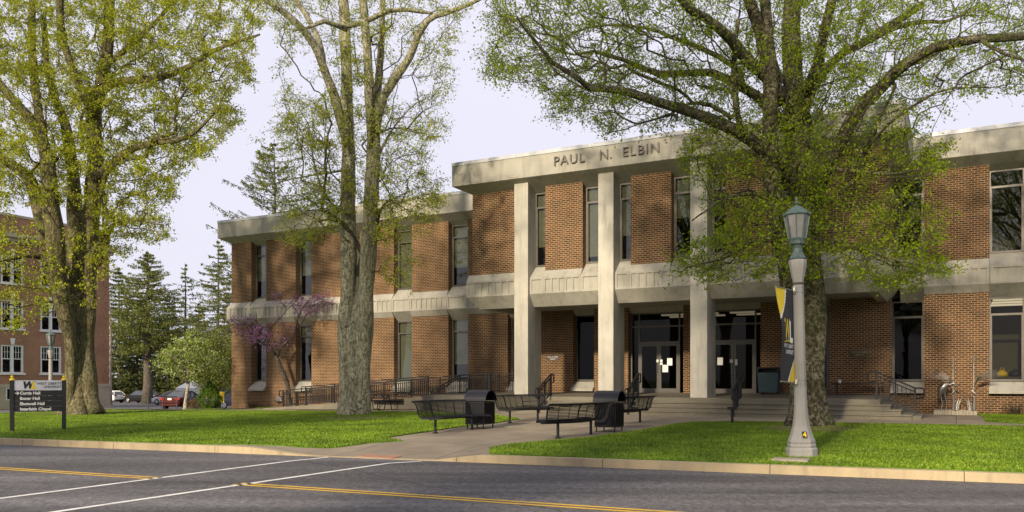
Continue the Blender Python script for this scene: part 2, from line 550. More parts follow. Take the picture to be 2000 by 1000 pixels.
def mat_asphalt():
    t = NT('asphalt')
    o = t.coord()
    n1 = t.noise(o, 11, 9, 1.0)
    n2 = t.noise(t.coord(scale=(0.16, 1.0, 1), rot=(0, 0, R(22))), 0.8, 6, 0.65)
    vo = t.n('TexVoronoi'); vo.inputs['Scale'].default_value = 16
    t.l(o, vo.inputs['Vector'])
    n3 = t.noise(t.coord(scale=(1.6, 0.75, 1), rot=(0, 0, R(22))), 5.0, 8, 0.9)
    n4 = t.noise(t.coord(scale=(0.05, 0.7, 1), rot=(0, 0, R(22))), 1.0, 3, 0.5)
    k = t.ramp(n1, [(0.32, (0.022, 0.021, 0.024)), (0.52, (0.095, 0.09, 0.092)), (0.68, (0.36, 0.34, 0.315))])
    k = t.mix(1.0, k, t.ramp(n2, [(0.3, g3(0.55)), (0.7, g3(1.35))]), 'MULTIPLY')
    k = t.mix(1.0, k, t.ramp(n3, [(0.34, g3(0.42)), (0.66, g3(1.75))]), 'MULTIPLY')
    k = t.mix(1.0, k, t.ramp(n4, [(0.38, g3(0.72)), (0.62, g3(1.3))]), 'MULTIPLY')
    k = t.mix(t.ramp(vo.outputs['Distance'], [(0.10, g3(0.75)), (0.22, g3(0))]), k, t.mix(n3, (0.03, 0.03, 0.032), (0.42, 0.39, 0.35)))
    # tar-filled cracks
    vc = t.n('TexVoronoi', feature='DISTANCE_TO_EDGE'); vc.inputs['Scale'].default_value = 0.11
    mv = t.n('MixRGB'); mv.inputs[0].default_value = 0.3
    nz = t.n('TexNoise'); nz.inputs['Scale'].default_value = 0.8; nz.inputs['Detail'].default_value = 6
    t.l(o, nz.inputs['Vector']); t.l(o, mv.inputs[1]); t.l(nz.outputs['Color'], mv.inputs[2]); t.l(mv.outputs['Color'], vc.inputs['Vector'])
    k = t.mix(t.ramp(vc.outputs['Distance'], [(0.0, g3(0.6)), (0.003, g3(0))]), k, (0.012, 0.012, 0.013))
    t.base(k); t.set(0.75, 0, 0.4)
    t.bump(n1, 0.7, 0.012)
    return t.m

def mat_paving():
    t = NT('paving')
    o = t.coord(rot=(0, 0, TH))
    br = t.n('TexBrick'); br.offset = 0.0
    t.l(o, br.inputs['Vector'])
    for kx, vx in (('Scale', 1.0), ('Brick Width', 2.4), ('Row Height', 2.4), ('Mortar Size', 0.012), ('Mortar Smooth', 0.2)):
        br.inputs[kx].default_value = vx
    br.inputs['Color1'].default_value = (0.285, 0.24, 0.175, 1)
    br.inputs['Color2'].default_value = (0.245, 0.205, 0.15, 1)
    br.inputs['Mortar'].default_value = (0.07, 0.055, 0.04, 1)
    n1 = t.noise(o, 0.8, 6, 0.65)
    n2 = t.noise(o, 50, 4, 0.7)
    k = t.mix(1.0, br.outputs['Color'], t.ramp(n1, [(0.3, g3(0.72)), (0.7, g3(1.15))]), 'MULTIPLY')
    k = t.mix(1.0, k, t.ramp(n2, [(0.3, g3(0.85)), (0.7, g3(1.12))]), 'MULTIPLY')
    t.base(k); t.set(0.85, 0, 0.3); t.bump(n2, 0.3, 0.006)
    return t.m

def mat_line(name, c, wear):
    t = NT(name)
    o = t.coord()
    n = t.noise(o, 30, 5, 0.8)
    n2 = t.noise(o, 2, 4, 0.6)
    t.base(t.mix(t.ramp(t.mix(0.4, n, n2), [(0.5, g3(0)), (0.66, g3(wear))]), c, (0.05, 0.047, 0.045)))
    t.set(0.7)
    return t.m

M['grass'], M['asphalt'], M['paving'] = mat_grass(), mat_asphalt(), mat_paving()
M['kerb'] = mat_concrete('kerb_concrete', (0.40, 0.32, 0.20), 0.5, dirt=(0.13, 0.10, 0.06))
M['line_white'] = mat_line('road_white', (0.72, 0.70, 0.67), 0.75)
M['line_yellow'] = mat_line('road_yellow', (0.62, 0.38, 0.035), 0.85)
M['blade'] = mat_leaf('grass_blades', [(0.095, 0.185, 0.010), (0.155, 0.265, 0.014), (0.27, 0.36, 0.035)], 0.3, 0.5, 0.62, 1.3, 0.9)
M['mulch'] = mat_plain('mulch', (0.05, 0.032, 0.022), 0.95, 0, 0.5, 20, 0.8)

M['soil'] = mat_plain('bare_soil', (0.115, 0.082, 0.042), 0.95, 0, 0.45, 14, 0.8)
import bmesh
def resample(poly, step):
    out = []
    n = len(poly)
    for i in range(n):
        a, b = Vector(poly[i]), Vector(poly[(i + 1) % n])
        k = max(1, int((b - a).length / step))
        out += [tuple(a.lerp(b, j / k)) for j in range(k)]
    return out

def sheet(name, poly, mat, dz, step=0.5, jitter=0.0, cell=1.2, kind='structure', drop=0.0):
    """polygon laid on the ground, cut on a grid so that it follows the terrain"""
    rnd = random.Random(name)
    pts = resample(poly, step)
    if jitter:
        pts = [(p[0] + rnd.uniform(-jitter, jitter), p[1] + rnd.uniform(-jitter, jitter)) for p in pts]
    bm = bmesh.new()
    vs = [bm.verts.new((p[0], p[1], 0)) for p in pts]
    bm.faces.new(vs)
    xs, ys = [p[0] for p in pts], [p[1] for p in pts]
    for axis, lo, hi in ((0, min(xs), max(xs)), (1, min(ys), max(ys))):
        k = lo + cell
        while k < hi:
            co = (k, 0, 0) if axis == 0 else (0, k, 0)
            no = (1, 0, 0) if axis == 0 else (0, 1, 0)
            bmesh.ops.bisect_plane(bm, geom=bm.verts[:] + bm.edges[:] + bm.faces[:], plane_co=co, plane_no=no)
            k += cell
    bmesh.ops.triangulate(bm, faces=bm.faces[:])
    for v in bm.verts:
        v.co.z = h(v.co.x, v.co.y) + dz
    for f in bm.faces:
        if f.normal.z < 0: f.normal_flip()
    if drop:                                       # a turned-down edge so that the sheet has thickness
        bd = [e for e in bm.edges if e.is_boundary]
        r = bmesh.ops.extrude_edge_only(bm, edges=bd)
        for g in r['geom']:
            if isinstance(g, bmesh.types.BMVert): g.co.z -= drop
    me = bpy.data.meshes.new(name)
    bm.normal_update()
    bm.to_mesh(me); bm.free()
    me.materials.append(mat)
    o = link_mesh(name, me)
    tag(o, kind=kind)
    return o

def kp(a, b): return tuple(KA + KD * a + KN * b)

# big ground sheet, everywhere a little below what lies on it
gm = MB()
gx = [-1500, -600, -250, -120] + list(np.arange(-80, 60.1, 4)) + [90, 180, 600, 1500]
gy = [-1200, -400, -120, -60, -30] + list(np.arange(-20, 120.1, 4)) + [160, 220, 400, 1000, 2500]
nx = len(gx)
gv = []
for y in gy:
    for x in gx:
        v = Vector((x, y)) - KA
        b = v.dot(KN)
        z = h(x, y) - 0.10 if b > 4 else -0.12
        if b < -14: z = 0.05
        gv.append((x, y, z))
gm.add(gv, [(j * nx + i, j * nx + i + 1, (j + 1) * nx + i + 1, (j + 1) * nx + i) for j in range(len(gy) - 1) for i in range(nx - 1)])
tag(gm.build('ground', M['grass'], smooth=True), kind='structure')

# road: one flat sheet along the kerb
rm = MB()
rm.add([(*kp(-160, -11), 0), (*kp(160, -11), 0), (*kp(160, 0.02), 0), (*kp(-160, 0.02), 0)], [(0, 1, 2, 3)])
tag(rm.build('road', M['asphalt']), kind='structure')
# far kerb and pavement where the photographer stands
fk = MB()
fk.add([], [])
for i in range(-16, 16):
    p, q = kp(i * 3.0, -11.0), kp(i * 3.0 + 2.985, -11.0)
    p2, q2 = kp(i * 3.0, -11.16), kp(i * 3.0 + 2.985, -11.16)
    fk.hexa([(*p2, -0.2), (*q2, -0.2), (*q, -0.2), (*p, -0.2), (*p2, 0.14), (*q2, 0.14), (*q, 0.14), (*p, 0.14)])
tag(fk.build('far_kerb', M['kerb']), kind='structure')
fp = MB()
fp.hexa([(*kp(-48, -14), -0.2), (*kp(48, -14), -0.2), (*kp(48, -11.17), -0.2), (*kp(-48, -11.17), -0.2),
         (*kp(-48, -14), 0.13), (*kp(48, -14), 0.13), (*kp(48, -11.17), 0.13), (*kp(-48, -11.17), 0.13)])
tag(fp.build('far_pavement', M['paving']), kind='structure')

# near kerb with a dropped section at the crossing
km = MB()
a = -48.0
rk = random.Random(3)
while a < 60:
    L = 3.05
    segs = 6 if 5.5 < a < 15 else 1
    for k in range(segs):
        a0, a1 = a + L * k / segs, a + L * (k + 1) / segs - (0.012 if k == segs - 1 else 0)
        z = []
        for aa in (a0, a1):
            dip = sstep(7.6, 9.6, aa) * (1 - sstep(12.3, 13.6, aa))
            z.append(0.155 * (1 - dip) + 0.014 * dip)
        j = 0.004 * rk.uniform(-1, 1) if segs == 1 else 0
        km.hexa([(*kp(a0, j), -0.25), (*kp(a1, j), -0.25), (*kp(a1, 0.17), -0.25), (*kp(a0, 0.17), -0.25),
                 (*kp(a0, j + 0.02), z[0]), (*kp(a1, j + 0.02), z[1]), (*kp(a1, 0.17), z[1] + 0.004), (*kp(a0, 0.17), z[0] + 0.004)])
    a += L
tag(km.build('kerb', M['kerb']), kind='structure')

# concrete paving from the kerb to the library
P = gp
pave = [kp(6.3, 0.16), kp(58, 0.16), wl(62, -0.3), wl(-1.0, -0.3), wl(-2.2, 1.2), wl(-2.3, 2.6), wl(0, 4.5), kp(3.5, 9)]
sheet('paving', pave, M['paving'], 0.0, cell=1.0)
# lawns
LAWN_L = [kp(-20, 0.165), kp(0, 0.165), kp(5.9, 0.165)] + [P(*q) for q in ((640, 868.5), (720, 865.5), (785, 862), (752, 856), (800, 848.5), (840, 843.5), (872, 838), (917, 832), (967, 827), (1016, 819), (967, 811.5), (880, 808), (800, 805.5), (660, 804), (500, 803.2), (400, 803), (330, 802.5), (290, 802.5))] + [wl(-2.4, 6.5), wl(-2.4, 24)]
LAWN_R = [P(958, 877), P(957, 888)] + [kp(14.4, 0.165), kp(40, 0.165)] + [wl(61, 8.5)] + [P(*q) for q in ((2000, 834), (1780, 830), (1640, 827.5), (1560, 826), (1430, 824.5), (1352, 826), (1318, 829.5), (1250, 842), (1150, 856), (1060, 863.5), (1000, 868.5))]
LAWN_W = [wl(38.9, 0.03), wl(61, 0.03), wl(61, 4.2), P(2000, 828), P(1926, 824.5), P(1920, 814)]
LAWN_C = [wl(-0.9, 0.02), wl(4.9, 0.02), wl(4.6, 1.0), wl(2.0, 1.9), wl(-1.5, 2.3)]
sheet('left_lawn', LAWN_L, M['grass'], 0.025, step=0.25, jitter=0.03, drop=0.06)
sheet('right_lawn', LAWN_R, M['grass'], 0.025, step=0.25, jitter=0.03, drop=0.06)
sheet('wall_lawn', LAWN_W, M['grass'], 0.025, step=0.25, jitter=0.03, drop=0.06)
sheet('corner_lawn', LAWN_C, M['grass'], 0.025, step=0.25, jitter=0.03, drop=0.06)
sheet('mulch_bed', [wl(5.2, 0.05), wl(8.2, 0.05), wl(8.6, 3.9), wl(15, 3.2), wl(15, 2.5), wl(9, 2.7), wl(6.6, 2.75)], M['mulch'], 0.02, jitter=0.03, drop=0.04)
for i_, (px_, py_, rr_) in enumerate(((157, 808, 2.1), (692, 818, 1.15), (1580, 839, 1.15))):
    c_ = P(px_, py_)
    sheet('tree_soil', [(c_[0] + rr_ * (1 + .18 * math.sin(3 * k_ + i_) + .1 * math.sin(7 * k_)) * math.cos(k_ * .2618), c_[1] + rr_ * (1 + .18 * math.sin(3 * k_ + i_)) * math.sin(k_ * .2618)) for k_ in range(24)], M['soil'], 0.045, step=0.2, jitter=0.06, cell=0.6, drop=0.05)
# side street, its verge path and the car park beyond
sheet('side_street', [wl(-2.5, 23.5), wl(-8, 23.5), wl(-9.5, -7), wl(-9.5, -9), wl(-2.6, -9)], M['asphalt'], -0.03, cell=3)
sheet('side_path', [wl(-8.05, 23), wl(-9.6, 23), wl(-11.2, -8), wl(-9.55, -8)], M['paving'], 0.03, cell=3, drop=0.12)
sheet('car_park', [wl(-2.6, -9.02), wl(-30, -9.02), wl(-38, -20), wl(-85, -22), wl(-85, -62), wl(-3, -62)], M['asphalt'], -0.035, cell=4)
# markings
lm, ym = MB(), MB()
def stripe(mb, p, q, w, z=0.005):
    p, q = Vector(p), Vector(q)
    n = Vector((-(q - p).y, (q - p).x)).normalized() * w / 2
    k = max(1, int((q - p).length / 2))
    mb.add([(*(p - n), z), (*(q - n), z), (*(q + n), z), (*(p + n), z)], [(0, 1, 2, 3)])
for p, q in (((-9.2, 7.48), (-4.55, 17.2)), ((-8.6, 5.12), (-2.45, 16.76))):
    stripe(lm, p, q, 0.115)
stripe(lm, (-4.55, 17.2), (-3.95, 18.05), 0.115); stripe(lm, (-2.45, 16.76), (-1.85, 17.15), 0.115)
for off in (-0.095, 0.095):
    n = Vector((0.41, 0.912)) * off
    stripe(ym, Vector((-40, 29.4)) + n, Vector((-5.98, 14.15)) + n, 0.10)
    stripe(ym, Vector((-4.40, 13.42)) + n, Vector((30, -2.6)) + n, 0.10)
tag(lm.build('crossing_lines', M['line_white']), kind='structure')
tag(ym.build('centre_line', M['line_yellow']), kind='structure')
# tactile paving plate at the dropped kerb
M['tactile'] = mat_plain('tactile_red', (0.34, 0.17, 0.11), 0.8, 0, 0.2, 6)
tq = [Vector(P(*q)) for q in ((697, 892), (727, 886), (793, 889), (766, 896))]
tm = MB()
def tp(u, v, dz):
    p = tq[0].lerp(tq[3], u).lerp(tq[1].lerp(tq[2], u), v)
    return (p.x, p.y, h(p.x, p.y) + dz)
tm.add([tp(0, 0, 0.009), tp(1, 0, 0.009), tp(1, 1, 0.009), tp(0, 1, 0.009), tp(0, 0, -0.03), tp(1, 0, -0.03), tp(1, 1, -0.03), tp(0, 1, -0.03)], [(0, 1, 2, 3), (0, 4, 5, 1), (1, 5, 6, 2), (2, 6, 7, 3), (3, 7, 4, 0)])
for i in range(14):
    for j in range(8):
        p = tp((i + .5) / 14, (j + .5) / 8, 0.008)
        tm.lathe([(0.022, 0), (0.018, 0.006), (0.004, 0.008)], 6, p)
tag(tm.build('tactile_plate', M['tactile']), 'red dimpled tactile plate set in the dropped kerb at the crossing', 'tactile plate')

# grass blades
def in_poly(px, py, poly):
    n = len(poly); ins = np.zeros(len(px), bool)
    j = n - 1
    for i in range(n):
        xi, yi = poly[i]; xj, yj = poly[j]
        c = ((yi > py) != (yj > py)) & (px < (xj - xi) * (py - yi) / (yj - yi + 1e-12) + xi)
        ins ^= c
        j = i
    return ins
def blades(name, polys, dens, seed, hgt=(0.035, 0.075)):
    rng = np.random.default_rng(seed)
    X = []
    for poly in polys:
        a = np.array(poly)
        lo, hi = a.min(0), a.max(0)
        lo = np.maximum(lo, (-32, 10)); hi = np.minimum(hi, (26, 56))
        n = int(dens * (hi[0] - lo[0]) * (hi[1] - lo[1]))
        p = rng.uniform(lo, hi, (n, 2))
        k = in_poly(p[:, 0], p[:, 1], poly)
        vis = np.abs(p[:, 0]) < p[:, 1] * 0.63 + 0.6
        X.append(p[k & vis])
    X = np.concatenate(X)
    X = X + rng.normal(0, 0.012, X.shape)
    z = np.array([h(x, y) for x, y in X]) + 0.022
    n = len(X)
    a = rng.uniform(0, 2 * np.pi, n); hh = rng.uniform(*hgt, n); w = rng.uniform(0.010, 0.02, n)
    lean = rng.normal(0, 0.03, (n, 2))
    B = np.stack([X[:, 0], X[:, 1], z], 1)
    dx = np.stack([np.cos(a) * w, np.sin(a) * w, np.zeros(n)], 1)
    T = B + np.stack([lean[:, 0], lean[:, 1], hh], 1)
    V = np.concatenate([B - dx, B + dx, T])
    Q = np.stack([np.arange(n), np.arange(n) + n, np.arange(n) + 2 * n], 1)
    o = link_mesh(name, arrays_mesh(name, V, Q, [M['blade']]))
    tag(o, 'short bright green mown grass covering the lawns', 'grass', kind='stuff')
blades('lawn_grass', [LAWN_L, LAWN_R, LAWN_W, LAWN_C], 760, 7, (0.022, 0.05))
# ------------------------------------------------------------------ the library (local: x along the front, -y out from it)
LIB = thing('library_building', 'two storey brown brick library with concrete bands and a columned entrance portico', 'library', (P0[0], P0[1], 0), -TH)
PITCH, OPW = 3.41, 1.15
ZB0, ZB1, ZU0, ZU1 = -0.4, 5.0, 6.27, 9.8          # lower and upper brick
DP, SPL, SPR = 4.65, 19.42, 36.02                  # portico: brick plane and its two ends
COLS = (21.99, 25.80, 29.56, 33.36)
S_END = 62.0
left_open = [1.6 + PITCH * k for k in range(5)]
right_open = [32.45, 35.92, 39.30] + [39.30 + PITCH * k for k in range(1, 7)]

wall = MB()
def piers(d, z0, z1, s0, s1, opens, t=0.5):        # brick between openings
    s = s0
    for a, b in opens:
        if a > s + 0.01: wall.sec([(d, z0), (d, z1), (d - t, z1), (d - t, z0)], s, a)
        s = b
    if s1 > s + 0.01: wall.sec([(d, z0), (d, z1), (d - t, z1), (d - t, z0)], s, s1)
lo = [(a, a + OPW) for a in left_open] + [(18.69, 19.85), (22.17, 23.24), (24.93, 27.5), (28.3, 30.85)] + [(a, a + OPW) for a in right_open]
up = [(a, a + OPW) for a in left_open] + [(18.3, 36.5)] + [(a, a + OPW) for a in right_open[2:]]
up = [(a, a + OPW) for a in left_open] + [(SPL + 0.2, SPR - 0.1), (SPR - 0.1, 37.07)] + [(a, a + OPW) for a in right_open[2:]]
piers(0, 1.12, ZB1, 0, S_END, lo)
plinth_open = [(24.93, 27.5), (28.3, 30.85)]
piers(0, ZB0, 1.12, 0, S_END, plinth_open)
piers(0, ZU0, ZU1, 0, S_END, up)
# portico upper floor: front panels, side walls
pan = [(SPL, 21.75), (22.95, 24.65), (26.73, 28.39), (30.5, 32.2), (33.45, SPR)]
for a, b in pan:
    wall.sec([(DP, ZU0), (DP, ZU1), (DP - 0.5, ZU1), (DP - 0.5, ZU0)], a, b)
wall.sec([(DP - 0.501, ZU0), (DP - 0.501, ZU1), (-0.2, ZU1), (-0.2, ZU0)], SPL, SPL + 0.4)
wall.sec([(DP - 0.501, ZU0), (DP - 0.501, ZU1), (-0.2, ZU1), (-0.2, ZU0)], SPR - 0.4, SPR)
# end and back walls
wall.sec([(-0.501, ZB0), (-0.501, ZU1), (-15, ZU1), (-15, ZB0)], 0, 0.4)
wall.sec([(-14.6, ZB0), (-14.6, ZU1), (-15, ZU1), (-15, ZB0)], 0.4, S_END)
wall.sec([(-0.501, ZB0), (-0.501, ZU1), (-14.6, ZU1), (-14.6, ZB0)], S_END - 0.4, S_END)
wall.build('wall', M['brick'], LIB)

# ---- concrete belt course
belt = MB()
LEDGE, BOT, DB = 5.97, 5.29, 0.2
def belt_section(s0, s1, d0, window, ribs, zb=ZB1, under=True, dsl=0.0):
    g = 0.004
    s0, s1 = s0 + g, s1 - g
    top_d, top_z = (d0 - 0.36, 6.48) if window else (d0, ZU0)
    bot_d, bot_z = (d0 - 0.36, 4.80) if (window and under) else (d0 - dsl, zb)
    f = d0 + DB
    belt.sec([(d0 - 0.46, bot_z), (bot_d, bot_z), (f, BOT), (f, BOT + 0.07), (f - 0.045, BOT + 0.085), (f - 0.045, LEDGE - 0.10), (f, LEDGE - 0.085), (f, LEDGE), (top_d, top_z), (d0 - 0.46, top_z)], s0, s1)
    k = ribs
    w = s1 - s0
    for i in range(k + 1):
        c = s0 + 0.05 + (w - 0.1) * i / max(1, k)
        hw = 0.05 if i in (0, k) else 0.042
        belt.box(c - hw + 0.001, c + hw - 0.001, -(f - 0.002), -(f - 0.08), BOT + 0.06, LEDGE - 0.08)
def belt_run(s0, s1, opens, d0=0, n=7):
    s = s0
    for a, b in opens:
        if a > s: belt_section(s, a, d0, False, max(2, round(n * (a - s) / 2.26)))
        belt_section(a, b, d0, True, 1)
        s = b
    if s1 > s: belt_section(s, s1, d0, False, max(2, round(n * (s1 - s) / 2.26)))
belt_run(0.0, SPL - 0.2, [(a, a + OPW) for a in left_open])
# bevelled return at the far left end
belt.hexa([(-DB, -DB, BOT), (0, -DB, BOT), (0, 0.5, BOT), (-DB, 0.5, BOT), (-DB, -DB, LEDGE), (0, -DB, LEDGE), (0, 0.5, LEDGE), (-DB, 0.5, LEDGE)])
belt.hexa([(-DB, -DB, LEDGE), (0, -DB, LEDGE), (0, 0.5, LEDGE), (-DB, 0.5, LEDGE), (0, 0, ZU0), (0.01, 0, ZU0), (0.01, 0.5, ZU0), (0, 0.5, ZU0)])
belt.hexa([(0, 0, ZB1), (0.01, 0, ZB1), (0.01, 0.5, ZB1), (0, 0.5, ZB1), (-DB, -DB, BOT), (0, -DB, BOT), (0, 0.5, BOT), (-DB, 0.5, BOT)])
belt_run(SPR + 0.2, S_END, [(SPR + 0.2, 37.07)] + [(a, a + OPW) for a in right_open[2:]])
# portico band between the columns
FB = DP + DB
cl = [(c - 0.33, c + 0.33) for c in COLS]
spans = [(SPL - 0.2, cl[0][0])] + [(cl[i][1], cl[i + 1][0]) for i in range(3)] + [(cl[3][1], SPR + 0.2)]
def pband(s0, s1, window, ribs):
    top_d, top_z = (DP - 0.36, 6.48) if window else (DP, ZU0)
    belt.sec([(DP - 0.5, BOT + 0.01), (FB, BOT), (FB, BOT + 0.07), (FB - 0.045, BOT + 0.085), (FB - 0.045, LEDGE - 0.10), (FB, LEDGE - 0.085), (FB, LEDGE), (top_d, top_z), (DP - 0.5, top_z)], s0 + 0.004, s1 - 0.004)
    w = s1 - s0
    for i in range(ribs + 1):
        c = s0 + 0.05 + (w - 0.1) * i / max(1, ribs)
        hw = 0.05 if i in (0, ribs) else 0.042
        belt.box(c - hw + 0.001, c + hw - 0.001, -(FB - 0.002), -(FB - 0.08), BOT + 0.06, LEDGE - 0.08)
pband(*spans[0], False, 7)
for (a, b), (p, q) in zip(spans[1:4], pan[1:4]):
    pband(a, p, True, 1); pband(p, q, False, 5); pband(q, b, True, 1)
pband(*spans[4], False, 7)
# sides of the portico band, and the mitred sloping lip under it
for s0, s1 in ((SPL - 0.2, SPL + 0.3), (SPR - 0.3, SPR + 0.2)):
    belt.sec([(FB - 0.54, BOT + 0.01), (FB - 0.54, LEDGE), (0.0, LEDGE), (0.0, BOT + 0.01)], s0, s1)
def ring(s0, s1, d0, z): return [(s0, 0.3, z), (s0, -d0, z), (s1, -d0, z), (s1, 0.3, z)]
rv = ring(SPL - 0.2, SPR + 0.2, FB, BOT) + ring(SPL + 0.25, SPR - 0.25, FB - 0.43, 4.78) + ring(SPL + 0.6, SPR - 0.6, FB - 0.78, 4.78) + ring(SPL + 0.6, SPR - 0.6, FB - 0.78, 4.985)
rf = []
for k in range(3):
    for i in range(3):
        rf.append((4 * k + i, 4 * k + i + 1, 4 * k + 4 + i + 1, 4 * k + 4 + i))
rf.append((12, 13, 14, 15))
belt.add(rv, rf)
belt.box(SPL + 0.3, SPR - 0.3, -(FB - 0.6), -0.02, BOT + 0.02, ZU0 - 0.05)
belt.build('concrete_band', M['precast'], LIB, bevel=0.006)
def lintel(sec_, s0, s1):
    m = MB(); m.sec(sec_, s0, s1); m.build('lintel', M['precast'], LIB, bevel=0.006)
for a, b, zt in ((18.69, 19.85, 4.74), (22.17, 23.24, 4.74), (24.93, 27.5, 4.74), (28.3, 30.85, 4.74), (32.45, 33.6, 4.74)):
    lintel([(-0.03, 5.1), (-0.03, 4.98), (-0.3, zt), (-0.45, zt), (-0.45, 5.1)], a, b)
def head(d, a, b): lintel([(d - 0.002, ZU1), (d - 0.36, 9.63), (d - 0.46, 9.63), (d - 0.46, ZU1)], a, b)
for a in left_open + right_open[2:]: head(0, a, a + OPW)
head(0, SPR, 37.07)
for a, b in ((22.32, 22.95), (24.65, 25.47), (26.13, 26.73), (28.39, 29.23), (29.89, 30.5), (32.2, 33.03)): head(DP, a, b)

# ---- fascia and roof: flared soffit, deep fascia
fas = MB()
def roof_block(s0, s1, d, ov_l, ov_r, ov, back=15):
    fas.hexa([(s0, -d, ZU1), (s1, -d, ZU1), (s1, back, ZU1), (s0, back, ZU1),
              (s0 - ov_l, -d - ov, 10.1), (s1 + ov_r, -d - ov, 10.1), (s1 + ov_r, back, 10.1), (s0 - ov_l, back, 10.1)])
    fas.box(s0 - ov_l, s1 + ov_r, -d - ov, back, 10.1, 10.98)
roof_block(0, SPL - 0.03, 0, 0.56, 0.0, 0.56)
roof_block(SPL, SPR, DP, 0.66, 0.66, 0.66, back=-0.58)
roof_block(SPL + 0.02, SPR - 0.02, 0.5, 0, 0, 0.0)
roof_block(SPR + 0.03, S_END, 0, 0.0, 0.5, 0.56)
fas.build('fascia', M['precast'], LIB, bevel=0.012)
cop = MB()
def coping(s0, s1, y0, y1, sides='FLR'):
    w = 0.025
    for k in range(int((s1 - s0) / 3.2) + 1):
        a, b = s0 + 3.2 * k, min(s1, s0 + 3.2 * (k + 1)) - 0.006
        if b > a + 0.05: cop.box(a, b, y0 - w, y0 + 0.35, 10.975, 11.125)
    for sx, i in ((s0, -1), (s1, 1)):
        cop.box(min(sx, sx - i * 0.35) - (w if i < 0 else 0), max(sx, sx - i * 0.35) + (w if i > 0 else 0), y0 + 0.352, y1, 10.975, 11.124)
coping(-0.56, SPL - 0.7, -0.56, 15)
coping(SPL - 0.66, SPR + 0.66, -DP - 0.66, -0.6)
coping(SPR + 0.7, S_END + 0.5, -0.56, 15)
cop.build('coping', M['coping'], LIB)

# ---- columns
for c in COLS:
    m = MB()
    m.box(c - 0.325, c + 0.325, -5.0, -4.25, 0.9, 9.97)
    m.box(c - 0.322, c + 0.322, -4.248, -3.72, 0.9, 5.0)
    m.build('column', M['column'], LIB, bevel=0.015)

# ---- raised name on the fascia
for word, s in (('PAUL', 23.66), ('N', 25.66), ('.', 26.09), ('ELBIN', 26.63), ('LIBRARY', 29.05)):
    Mx = frame_matrix((s, -(DP + 0.70), 10.42), (1, 0, 0), (0, 0, 1), (0, -1, 0))
    text_part('lettering', word, 0.53, M['letters'], LIB, Mx, depth=0.07, space=1.16)

# ---- windows
def window(s0, s1, d, z0, z1, shade=0.0, sill=False, zs=None, transom=True, glass='glass'):
    f = MB()
    y = -d
    t, D = 0.055, 0.09
    f.box(s0, s0 + t, y, y + D, z0, z1); f.box(s1 - t, s1, y, y + D, z0, z1)
    f.box(s0 + t, s1 - t, y + .001, y + D - .001, z0, z0 + 0.075); f.box(s0 + t, s1 - t, y + .001, y + D - .001, z1 - t, z1)
    zt = z0 + (z1 - z0) * 0.80
    if transom: f.box(s0 + t, s1 - t, y + .002, y + D - .002, zt - 0.04, zt + 0.04)
    # opening light: inner sash
    f.box(s0 + t, s0 + t + 0.04, y + .02, y + D - .01, z0 + 0.075, zt - 0.04)
    f.box(s1 - t - 0.04, s1 - t, y + .02, y + D - .01, z0 + 0.075, zt - 0.04)
    w = f.build('window', M['alu'], LIB)
    g = MB(); g.box(s0 + t, s1 - t, y + 0.045, y + 0.053, z0 + 0.07, z1 - t)
    g.build('pane', M[glass], w)
    if shade > 0:
        r = MB()
        zz = z1 - (z1 - z0) * shade
        r.box(s0 + 0.06, s1 - 0.06, y + 0.13, y + 0.136, zz, z1 - 0.03)
        r.box(s0 + 0.06, s1 - 0.06, y + 0.125, y + 0.145, zz - 0.03, zz)
        r.build('shade', M['shade'], w)
    if sill:
        k = MB()
        zs = zs or 1.08
        k.sec([(d + 0.06, z0 - 0.02), (0.24, zs + 0.10), (0.24, zs), (d - 0.1, zs)], s0 - 0.03, s1 + 0.03)
        k.build('sill', M['precast'], w, bevel=0.008)
    return w
sh_up = [0.66, 0.62, 0.5, 0.97, 0.68]
sh_lo = [0.0, 0.30, 0.9, 0.98, 0.72]
for a, su, sl in zip(left_open, sh_up, sh_lo):
    window(a, a + OPW, -0.36, 6.49, 9.63, su)
    window(a, a + OPW, -0.36, 1.63, 4.80, sl, True, 1.06)
window(18.69, 19.85, -0.36, 1.63, 4.74, 0.9, True, 1.02)
window(22.17, 23.24, -0.36, 1.63, 4.74, 0.0, True, 1.16, transom=False, glass='glass_dark')
for a in right_open[1:5]:
    window(a, a + OPW, -0.36, 1.63, 4.80, 0.0, True, 1.16, glass='glass_dark' if a < 39 else 'glass_low')
window(SPR + 0.02, 37.07, -0.36, 6.49, 9.63, 0.0)
for a in right_open[2:5]:
    window(a, a + OPW, -0.36, 6.49, 9.63, 0.0)
for i, (a, b) in enumerate(((22.32, 22.95), (24.65, 25.47), (26.13, 26.73), (28.39, 29.23), (29.89, 30.5), (32.2, 33.03))):
    window(a, b, DP - 0.36, 6.49, 9.63, (0.72, 0.9, 0.66, 0.5, 0.5, 0.5)[i])

